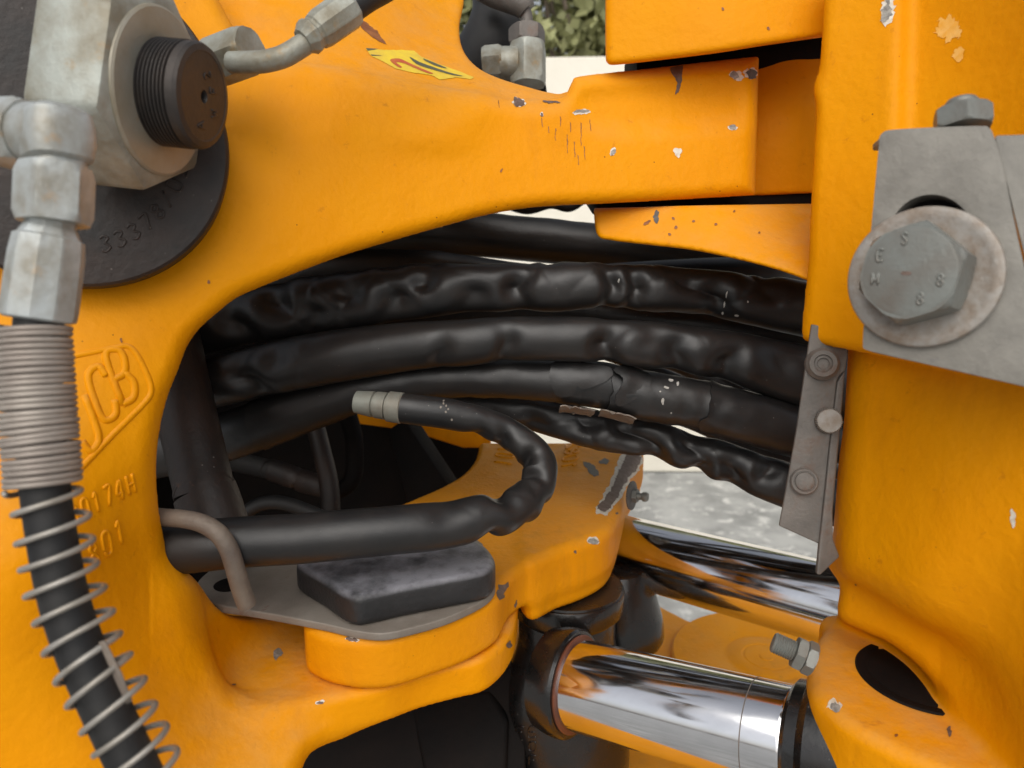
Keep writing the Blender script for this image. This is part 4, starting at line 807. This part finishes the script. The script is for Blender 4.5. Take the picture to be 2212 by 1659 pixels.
# lower orange frame plate with the round pad
zb = -.60
lpz = [H(*p, zb) + CAMP for p in [(1405, 1298), (1480, 1337), (1516, 1353), (1640, 1400), (1900, 1500), (2300, 1650), (2500, 2300), (200, 2300), (300, 1800), (560, 1500), (1000, 1330)]]
lt = thing('base_casting', 'lower orange frame plate under the rods', 'frame', lpz[0])
prism('plate', lpz, Vector((0, 0, -.05)), M['paint_dusty'], lt, bevel=.004)
c = H(1655, 1432, zb) + CAMP
lathe('round_boss', Frame(c, Vector((0, 0, 1))), [(-.004, .13), (.006, .13), (.009, .127), (.0095, .06), (.0085, .058), (.0085, .052), (.0095, .050), (.0095, .034), (.0088, .033), (.0088, .030), (.0095, .029), (.0095, .010), (.0105, .009)], M['paint_dusty'], lt, seg=96)
# hex head below the lower arm
hb = H(880, 1500, Z1-.031) + CAMP; fr = Frame(Vector((hb.x, hb.y+.03, hb.z)), Vector((0, 0, -1)))
hn = hexnut('bolt_head', fr, .022, -.001, .016, M['lock']); tag(hn, 'grey bolt head under the lower arm', 'bolt')
hn2 = lathe('hanging_stop', Frame(H(1010, 1490, Z1-.031) + CAMP + Vector((0, .05, 0)), Vector((0, 0, -1))), [(-.001, .030), (.004, .032), (.012, .031), (.018, .024)], M['inner_dark'], None); tag(hn2, 'dark round stop under the nose of the lower arm', 'stop')

# ================================================================== GREASE NIPPLE, LUG PIN, CLAMP BOLT
t = thing('grease_nipple', 'small grey grease nipple on the right side of the pivot plate', 'grease nipple', W(1372, 1070, .80))
gd = (W(1392, 1071, .775) - W(1366, 1070, .80)); fr = Frame(W(1363, 1070, .80), cdir(.80, -.03, -.45))
lathe('flange', fr, [(0, .015), (.0016, .0155), (.0024, .013), (.003, .009)], M['dark_chip'], t, seg=32)
hexnut('hex', fr, .0075, .002, .0075, M['bolt'], t)
lathe('tip', fr, [(.006, .004), (.010, .0038), (.012, .0036), (.0135, .005), (.0165, .0052), (.0185, .004)], M['bolt'], t, seg=24)
pz = pc + CAMP
t = thing('lug_pin', 'black pin end sunk in the lower lug of the kingpost', 'pin', pz)
fr = Frame(pz, Vector((0, 0, 1)))
lathe('retaining_ring', fr, [(.0004, PR+.002), (.0016, PR+.001), (.0018, PR-.004), (.0010, PR-.006), (.0006, PR-.0065)], M['inner_dark'], t, seg=96)
lathe('pin_end', fr, [(.0007, PR-.005), (.0019, PR-.008), (.0021, .001)], M['inner_dark'], t, seg=96)
t = thing('lock_bolt', 'threaded bolt with nut sticking out left of the lower lug', 'bolt', W(1740, 1415, .50))
ax = cdir(-.90, .36, .25); fr = Frame(W(1762, 1428, .515), ax)
rr = 20/F*.5
hexnut('nut', fr, .0115, .001, .0075, M['bolt'], t); hexnut('lock_nut', fr, .0115, .008, .0145, M['bolt'], t, rot=.4)
pr = []
for k in range(9):
    z = .0145 + k*.0016; pr += [(z, .0064), (z+.0008, .0072)]
lathe('thread', fr, [(0, .0064)] + pr + [(.0295, .006)], M['bolt'], t, seg=40)

# ================================================================== DARK SHIMS between arm and lugs
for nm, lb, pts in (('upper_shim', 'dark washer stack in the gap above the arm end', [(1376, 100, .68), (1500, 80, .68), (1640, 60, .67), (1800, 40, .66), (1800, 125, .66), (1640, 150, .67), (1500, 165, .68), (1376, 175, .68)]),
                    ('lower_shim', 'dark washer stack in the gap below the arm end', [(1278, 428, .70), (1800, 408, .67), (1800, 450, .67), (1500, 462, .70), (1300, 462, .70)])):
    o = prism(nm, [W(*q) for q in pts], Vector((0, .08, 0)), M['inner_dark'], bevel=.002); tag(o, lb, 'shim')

# ================================================================== STRIP with three bolts, right of the hoses
t = thing('clamp_strip', 'upright grimy grey steel strip clamping the hose ends', 'bracket', W(1740, 1100, .55))
DS = .525
prism('strip', [W(x, y, DS + (1800-x)*.00006) for x, y in [(1753, 700), (1834, 716), (1831, 770), (1826, 800), (1812, 812), (1808, 824), (1792, 960), (1777, 1106), (1771, 1176), (1683, 1136), (1691, 1093), (1720, 930)]], cdir(.25, 0, 1)*.004, M['strip'], t, bevel=.0009)
prism('folded_flange', [W(x, y, DS - .001) for x, y in [(1809, 824), (1826, 800), (1812, 960), (1799, 1106), (1800, 1166), (1814, 1203), (1772, 1243), (1764, 1241), (1770, 1174), (1778, 1106), (1793, 960)]], cdir(.2, 0, 1)*.006, M['strip'], t, bevel=.0012)
ns = cdir(-.25, .05, -1)
fr = Frame(W(1777, 786, DS-.001), ns)
lathe('socket_screw', fr, [(-.004, .0115), (.0008, .0112), (.0024, .0098), (.0040, .0090), (.0042, .0062), (.0030, .0058), (.0036, .0040), (.0024, .0036), (.0026, .001)], M['strip'], t, seg=40)
fr = Frame(W(1738, 1040, DS), ns)
lathe('button_bolt', fr, [(-.004, .0092), (.0006, .0092), (.0014, .0084), (.0014, .0074), (.0008, .0072), (.0008, .0066), (.0020, .0062), (.0026, .0048), (.0026, .001)], M['strip'], t, seg=40)
fr = Frame(W(1790, 909, DS-.002), ns)
lathe('knurled_screw', fr, [(-.004, .0088), (.0010, .0088), (.0038, .0084), (.0046, .0078), (.0048, .004)], M['washer'], t, seg=80, rfun=lambda z, th: 1 + .05*math.cos(th*40))

# ================================================================== BIG CLAMP PLATE AND BOLT (near right)
n3 = cdir(-.60, .04, -.80); n4 = cdir(-.70, .03, -.70)
def DP(x, y):  # plane through (1995,600,.385)
    n = (-.60, .04, -.80); p0 = ((1995-CX)/F*.385, -(600-CY)/F*.385, .385)
    return (n[0]*p0[0]+n[1]*p0[1]+n[2]*p0[2]) / (n[0]*(x-CX)/F + n[1]*-(y-CY)/F + n[2])
t = thing('clamp_plate', 'thick grey steel clamp plate with a slotted hole, right edge of the picture', 'plate', W(1995, 500, .385))
bm = bmesh.new()
out = cr([(1897, 330), (1899, 300), (1908, 286), (1930, 280), (2020, 275), (2118, 272), (2136, 276), (2146, 292), (2166, 360), (2212, 575), (2262, 760), (2275, 850, 's'), (2212, 834), (2050, 797), (1900, 763), (1868, 754), (1864, 744), (1866, 700), (1878, 540)], 4)
outer = [W(x, y, DP(x, y)) for x, y in out]
hcx, hcy, hr = 2012, 512, 92
inner = [W(hcx + hr*math.cos(a), hcy + hr*math.sin(a)*1.0, DP(hcx + hr*math.cos(a), hcy + hr*math.sin(a))) for a in np.linspace(0, 2*np.pi, 48, endpoint=False)]
vo = [bm.verts.new(p) for p in outer]; vi = [bm.verts.new(p) for p in inner]
ed = [bm.edges.new((vo[i], vo[(i+1) % len(vo)])) for i in range(len(vo))] + [bm.edges.new((vi[i], vi[(i+1) % 48])) for i in range(48)]
bmesh.ops.triangle_fill(bm, edges=ed, use_beauty=True)
bmesh.ops.dissolve_limit(bm, angle_limit=R(1), verts=[], edges=bm.edges[:]) if False else None
r_ = bmesh.ops.extrude_face_region(bm, geom=bm.faces[:])
for g in r_['geom']:
    if isinstance(g, bmesh.types.BMVert): g.co -= n3*.014
bmesh.ops.recalc_face_normals(bm, faces=bm.faces)
ee = [e for e in bm.edges if len(e.link_faces) == 2 and e.calc_face_angle(0) > R(50)]
bmesh.ops.bevel(bm, geom=ee, offset=.0014, segments=3, affect='EDGES', profile=.5, clamp_overlap=True)
bm_obj('plate', bm, M['plate'], t, sharp=35)
bk = Frame(W(hcx, hcy, DP(hcx, hcy)) - n3*.013, n3)
lathe('bore', bk, [(-.004, .021), (0, .0235), (.001, .0235)], M['inner_dark'], t)
# returned side and top of the clamp
e0, e1 = W(2146, 288, DP(2146, 288)), W(2290, 862, DP(2290, 862))
dv = cdir(.80, .10, .25)
prism('side_flange', [e0 - n3*.001, e0 - n3*.001 + dv*.05, e1 + dv*.05, e1 - n3*.001], -n3*.008, M['plate'], t, bevel=.002)
e0, e1 = W(1904, 286, DP(1904, 286)), W(2142, 274, DP(2142, 274)); dv = cdir(.05, .12, 1)
prism('top_flange', [e0 - n3*.0015 + cdir(0, -1, 0)*.001, e1 - n3*.0015 + cdir(0, -1, 0)*.001, e1 + dv*.05, e0 + dv*.03 + cdir(1, 0, 0)*.008], cdir(0, -1, .1)*.004, M['plate'], t, bevel=.001)
t = thing('clamp_bolt', 'large grey hexagon bolt with a rusty washer on the clamp plate', 'bolt', W(1995, 600, .385))
fr = Frame(W(1996, 600, DP(1996, 600)), n3); fq = Frame(fr(0, 0, .002), n4)
lathe('washer', fr, [(.0002, .0335), (.0006, .0352), (.0035, .0356), (.0048, .0350), (.0056, .0326), (.0052, .030), (.0045, .026), (.0045, .02)], M['washer'], t, seg=96)
hexnut('hex_head', fq, .0256, .0010, .0215, M['bolt'], t, rot=.40)
fh = Frame(fq(0, 0, .0213), n4)
lathe('head_face', fh, [(-.001, .0216), (.0003, .0214), (.0005, .0205), (.0006, .001)], M['bolt'], t, seg=64)
fh2 = Frame(fq(0, 0, .0219), n4, up=cdir(.1, 1, 0))
for txt, a in (('S', 100), ('M', 195), ('8', -20), ('8', -65), ('E', 150)):
    ca, sa = math.cos(R(a)), math.sin(R(a)); surf_text(fh2, txt, .0155*ca - .002, .0155*sa - .002, .0055, M['bolt'], t, w=.0007, name='stamped_mark')
lathe('slot_mark', Frame(fq(-.001, -.001, .0219), n4), [(-.0002, .0028), (.0002, .0025)], M['rust_chip'], t, seg=24, rfun=lambda z, th: 1 - .65*abs(math.sin(th)))
t = thing('top_bolt', 'small grey bolt and nut standing on top of the clamp plate', 'bolt', W(2080, 265, .39))
fr = Frame(W(2080, 272, DP(2080, 272)+.010), cdir(.02, 1, .12))
hexnut('nut', fr, .0142, -.002, .0085, M['bolt'], t, rot=.2)
lathe('stud', fr, [(.006, .0082), (.0120, .0080), (.0135, .0070)], M['bolt'], t, seg=32)

# ================================================================== NEAR LEFT: pin disc, port block, fittings, guarded hose
t = thing('pivot_pin', 'big round dark rusty pin end with cast figures behind the fittings', 'pin', W(170, 312, .46))
fr = Frame(W(166, 312, .458), cdir(.42, -.10, -1))
rp = 313/F*.452
lathe('pin_head', fr, [(-.06, rp*1.0), (.004, rp), (.0070, rp*.99), (.0085, rp*.97), (.0085, rp*.6), (.0088, .001)], M['pin_dark'], t, seg=128)
BV['pin'] = BVHTree.FromPolygons([v.co + Vector(t.children[0].location) for v in t.children[0].data.vertices], [q.vertices[:] for q in t.children[0].data.polygons])
for k, chh in enumerate('33378/02'):
    a = R(78 - k*8.4); c0 = (168 + 246*math.cos(a), 305 + 246*math.sin(a))
    tx = (24*math.sin(a), -24*math.cos(a)); ty = (-34*math.cos(a), -34*math.sin(a))
    cast_text('pin', chh, c0, tx, ty, M['pin_dark'], t, w=5.5, sink=.2)
sp_ = lathe('spacer_ring', Frame(W(158, 222, .492), cdir(.42, -.10, -1)), [(-.02, rp*1.06), (.0, rp*1.06), (.003, rp*1.04), (.003, rp*.9)], M['pin_dark'], t, seg=128)
# port block
AX = cdir(.985, -.13, -.11)
t = thing('port_block', 'galvanised hexagonal port block with a dark threaded plug, upper left', 'hydraulic block', W(330, 200, .43))
fc = W(347, 200, .430); rb_ = .0525
fr = Frame(fc, AX, up=cdir(0, 1, 0))
hexp = [(rb_*1.09*math.cos(.50 + k*math.pi/3), rb_*1.09*math.sin(.50 + k*math.pi/3)) for k in range(6)]
prism('hex_body', [fr(x, y, -.043) for x, y in hexp], AX*.043, M['galv'], t, bevel=.0045, seg=2)
lathe('face_ring', fr, [(-.002, rb_*.87), (.0010, rb_*.865), (.0020, rb_*.84), (.0028, .030), (.0018, .027)], M['galv_tan'], t, seg=96)
pr = [(.0, .0270)]; z = .002
while z < .0215: pr += [(z, .0262), (z+.0010, .0281), (z+.0016, .0281)]; z += .0026
pr += [(.0225, .0262), (.0235, .0276), (.0285, .0276), (.0308, .0264), (.0316, .0232), (.0312, .0228), (.0312, .0034), (.0300, .0030), (.026, .0028)]
pr = [(a_*.84, b_*1.04) for a_, b_ in pr]
lathe('threaded_plug', fr, pr, M['thread'], t, seg=96, sharp=25)
fh2 = Frame(fr(0, 0, .0264), AX, up=cdir(0, 1, 0))
for txt, x_, y_, an in (('W', .016, -.006, 1.9), ('F', .012, .006, 1.9), ('2', .004, .012, 2.1), ('A', .004, -.017, 1.9)):
    surf_text(fh2, txt, x_, y_, .0065, M['thread'], t, w=.0005, ang=an)
prism('rear_body', [W(x, y, .455) for x, y in [(-60, 172), (0, 138), (70, 96), (118, 76), (150, 120), (150, 240), (100, 232), (62, 216), (-10, 190), (-60, 176)]], cdir(0, 0, 1)*.05, M['galv'], t, bevel=.004)
tube('edge_pipe', [(40, 116, .47, 20), (92, 78, .47, 20), (126, 48, .475, 20), (180, 2, .48, 20), (260, -50, .49, 20)], M['galv'], t)
# elbow assembly
t = thing('guarded_hose', 'galvanised elbow, crimped ferrule and black hose inside a steel spring guard', 'hose', W(100, 700, .33))
dE = .335
sx_ = dE/F
vax = Frame(W(124, 300, dE), cdir(.03, -1, 0), up=cdir(0, 0, -1))
lathe('elbow', vax, [(-.0135, .004), (-.0128, .0105), (-.0105, .0135), (-.004, .0150), (.003, .0150), (.0090, .0138), (.0108, .0112), (.013, .0112)], M['galv_light'], t, seg=64, rfun=lambda z, th: 1 + .05*math.cos(4*th + .4))
hax = Frame(W(117, 290, dE), cdir(-1, .10, .35), up=cdir(0, 1, 0))
lathe('elbow_arm', hax, [(0, .0135), (.012, .0140), (.0165, .0120), (.018, .0115)], M['galv_light'], t, seg=48)
hexnut('side_nut', Frame(W(66, 288, dE+.004), cdir(-1, .10, .35), up=cdir(0, 1, 0)), .0158, .000, .022, M['galv_light'], t, rot=.1)
hexnut('swivel_nut', Frame(W(120, 372, dE), cdir(-.04, -1, 0), up=cdir(0, 0, -1)), .0158, -.0025, .0225, M['galv_light'], t, rot=.42)
fa = Frame(W(112, 474, dE), cdir(-.135, -1, 0), up=cdir(0, 0, -1))
lathe('ferrule', fa, [(-.004, .0098), (.003, .0102), (.0075, .0125), (.0085, .0142), (.016, .0150), (.040, .0154), (.0440, .0150), (.0450, .0130), (.0450, .009)], M['galv_light'], t, seg=96, flat=10, sharp=20)
hr_ = [(92, 640, dE, 96), (84, 700, dE, 98), (80, 780, dE, 96), (84, 900, dE, 96), (96, 1040, dE, 98), (112, 1160, dE, 98), (137, 1290, dE, 98), (172, 1400, dE, 98), (215, 1500, dE, 98), (262, 1600, dE, 98), (330, 1740, dE, 98)]
tube('hose', hr_, M['hose'], t, n=8, seg=40)
def coil(name, rows, pitch_list, wire, m, parent, seg=10, per=36, ph0=0.0, irr=.05):
    q = spline(rows, 30); P = np.array([tuple(W(a, b, d)) for a, b, d, w in q]); r = q[:, 3]/2/F*q[:, 2]
    t_ = np.gradient(P, axis=0); t_ /= np.linalg.norm(t_, axis=1)[:, None]
    s_ = np.concatenate([[0], np.cumsum(np.linalg.norm(np.diff(P, axis=0), axis=1))]); L = s_[-1]
    turns = pitch_list; path = []; tot = int(turns*per)
    up = np.array((0, -1.0, 0)); U = []
    u = up - t_[0]*up.dot(t_[0]); u /= np.linalg.norm(u); U.append(u)
    for i in range(1, len(P)):
        u = U[-1] - t_[i]*U[-1].dot(t_[i]); u /= np.linalg.norm(u); U.append(u)
    U = np.array(U)
    for k in range(tot+1):
        sq = L*k/tot; i = min(np.searchsorted(s_, sq), len(P)-1); i = max(i, 1); w = (sq - s_[i-1])/(s_[i]-s_[i-1])
        c = P[i-1]*(1-w)+P[i]*w; tt = t_[i]; u = U[i]; v = np.cross(tt, u); a = ph0 + 2*math.pi*k/per
        jr = 1 + irr*noise.noise(Vector((a*.35, turns, 0))) ; c = c + tt*irr*.012*noise.noise(Vector((a*.22, 5, turns)))
        path.append(c + (r[i-1]*(1-w)+r[i]*w)*jr*(math.cos(a)*u + math.sin(a)*v))
    vs, fs = sweep(path, wire, seg); return link_mesh(name, vs, fs, m, parent)
coil('close_coil_guard', [(74, 704, dE, 134), (78, 800, dE, 138), (83, 900, dE, 140), (90, 980, dE, 140), (94, 1044, dE, 140)], 27, .00128, M['guard'], t, ph0=1.0)
coil('spring_guard', [(94, 1044, dE, 138), (100, 1070, dE, 140), (118, 1170, dE, 140), (142, 1275, dE, 140), (176, 1385, dE-.002, 140), (222, 1480, dE-.004, 142), (275, 1580, dE-.005, 142), (345, 1720, dE-.005, 142)], 12.6, .00138, M['spring'], t, ph0=1.0, irr=.12)
prism('hose_tag', [W(x, y, dE-.012) for x, y in [(212, 1388), (226, 1384), (262, 1455), (285, 1515), (272, 1522), (248, 1470)]], Vector((0, .0008, 0)), M['bar'], t, bevel=.0003)
# bent pipe with nut, top
t = thing('bent_pipe_hose', 'galvanised bent pipe with hex nut and crimped black hose, top left', 'hose', W(560, 130, .47))
dN = .475
hexnut('hex_nut', Frame(W(452, 140, dN+.02), cdir(1, .12, -.45), up=cdir(0, 1, 0)), .0155, .0, .036, M['galv'], t, rot=.2)
tube('bent_pipe', [(500, 134, dN, 46), (530, 135, dN-.004, 47), (570, 133, dN-.008, 47), (612, 122, dN-.010, 47), (650, 100, dN-.008, 47), (690, 72, dN-.004, 47)], M['galv'], t, seg=32)
a, b = W(662, 84, dN-.008), W(757, 18, dN+.006); fr = Frame(a, b-a, up=cdir(0, 1, 0)); Lf = (b-a).length
lathe('ferrule', fr, [(-.003, .0075), (0, .0095), (.002, .0110), (.0045, .0108), (.0055, .0098), (.0075, .0098), (.0085, .0108), (.013, .0118), (Lf-.002, .0122), (Lf, .0112), (Lf, .009)], M['galv'], t, seg=96, flat=10, sharp=20)
tube('hose', [(740, 32, dN+.004, 60), (790, -4, dN+.01, 60), (850, -40, dN+.02, 60), (930, -110, dN+.03, 60)], M['hose'], t, seg=40)

# ================================================================== FITTINGS BEYOND THE WEB (top centre)
t = thing('far_hose', 'big dark rubber hose bend seen through the gap beyond the arm', 'hose', W(1050, 110, .95))
tube('hose', [(960, 260, .98, 150), (1030, 160, .95, 150), (1068, 90, .93, 140), (1080, 20, .93, 120), (1070, -60, .93, 110)], M['hose'], t, seg=48)
t = thing('far_tee_fitting', 'blurred grey tee fitting in front of the dark hose bend', 'hose fitting', W(1110, 150, .85))
hexnut('side_nut', Frame(W(1044, 138, .85), cdir(1, .05, -.1), up=cdir(0, 1, 0)), .019, 0, .022, M['galv'], t)
lathe('side_arm', Frame(W(1080, 138, .85), cdir(1, 0, 0)), [(0, .0185), (.020, .0185), (.022, .016), (.028, .016)], M['galv'], t, seg=40)
hexnut('body_nut', Frame(W(1140, 184, .85), cdir(0, 1, 0), up=cdir(0, 0, -1)), .0215, 0, .046, M['galv'], t, rot=.3)
hexnut('top_nut', Frame(W(1138, 95, .85), cdir(0, 1, 0), up=cdir(0, 0, -1)), .0205, 0, .018, M['strip'], t, rot=.1)
tube('riser', [(1138, 70, .85, 26), (1138, 40, .85, 26), (1128, 10, .85, 28), (1100, -20, .85, 30)], M['strip'], t)
tube('ferrule', [(1138, 24, .85, 44), (1118, 5, .85, 56), (1070, -15, .86, 60), (1040, -30, .86, 60)], M['strip'], t)
o = prism('far_block', [W(1146, 128, .9), W(1164, 130, .9), W(1176, 158, .9), W(1182, 200, .9), (W(1182, 230, .9)), W(1080, 230, .9), W(1080, 170, .9)], Vector((0, .03, 0)), M['inner_dark'], bevel=.003); tag(o, 'dark block behind the blurred tee fitting', 'block')
o = tube('cable', [(1100, 440, 1.0, 26), (1140, 448, 1.0, 30), (1190, 440, 1.0, 22), (1230, 448, 1.0, 20), (1262, 430, 1.0, 18)], M['inner_dark']); tag(o, 'dark cable hanging just under the arm against the bright gap', 'cable')
print('objects', len(bpy.data.objects), 'tris', sum(len(p.vertices)-2 for o in bpy.data.objects if o.type == 'MESH' for p in o.data.polygons), time.time()-T0)
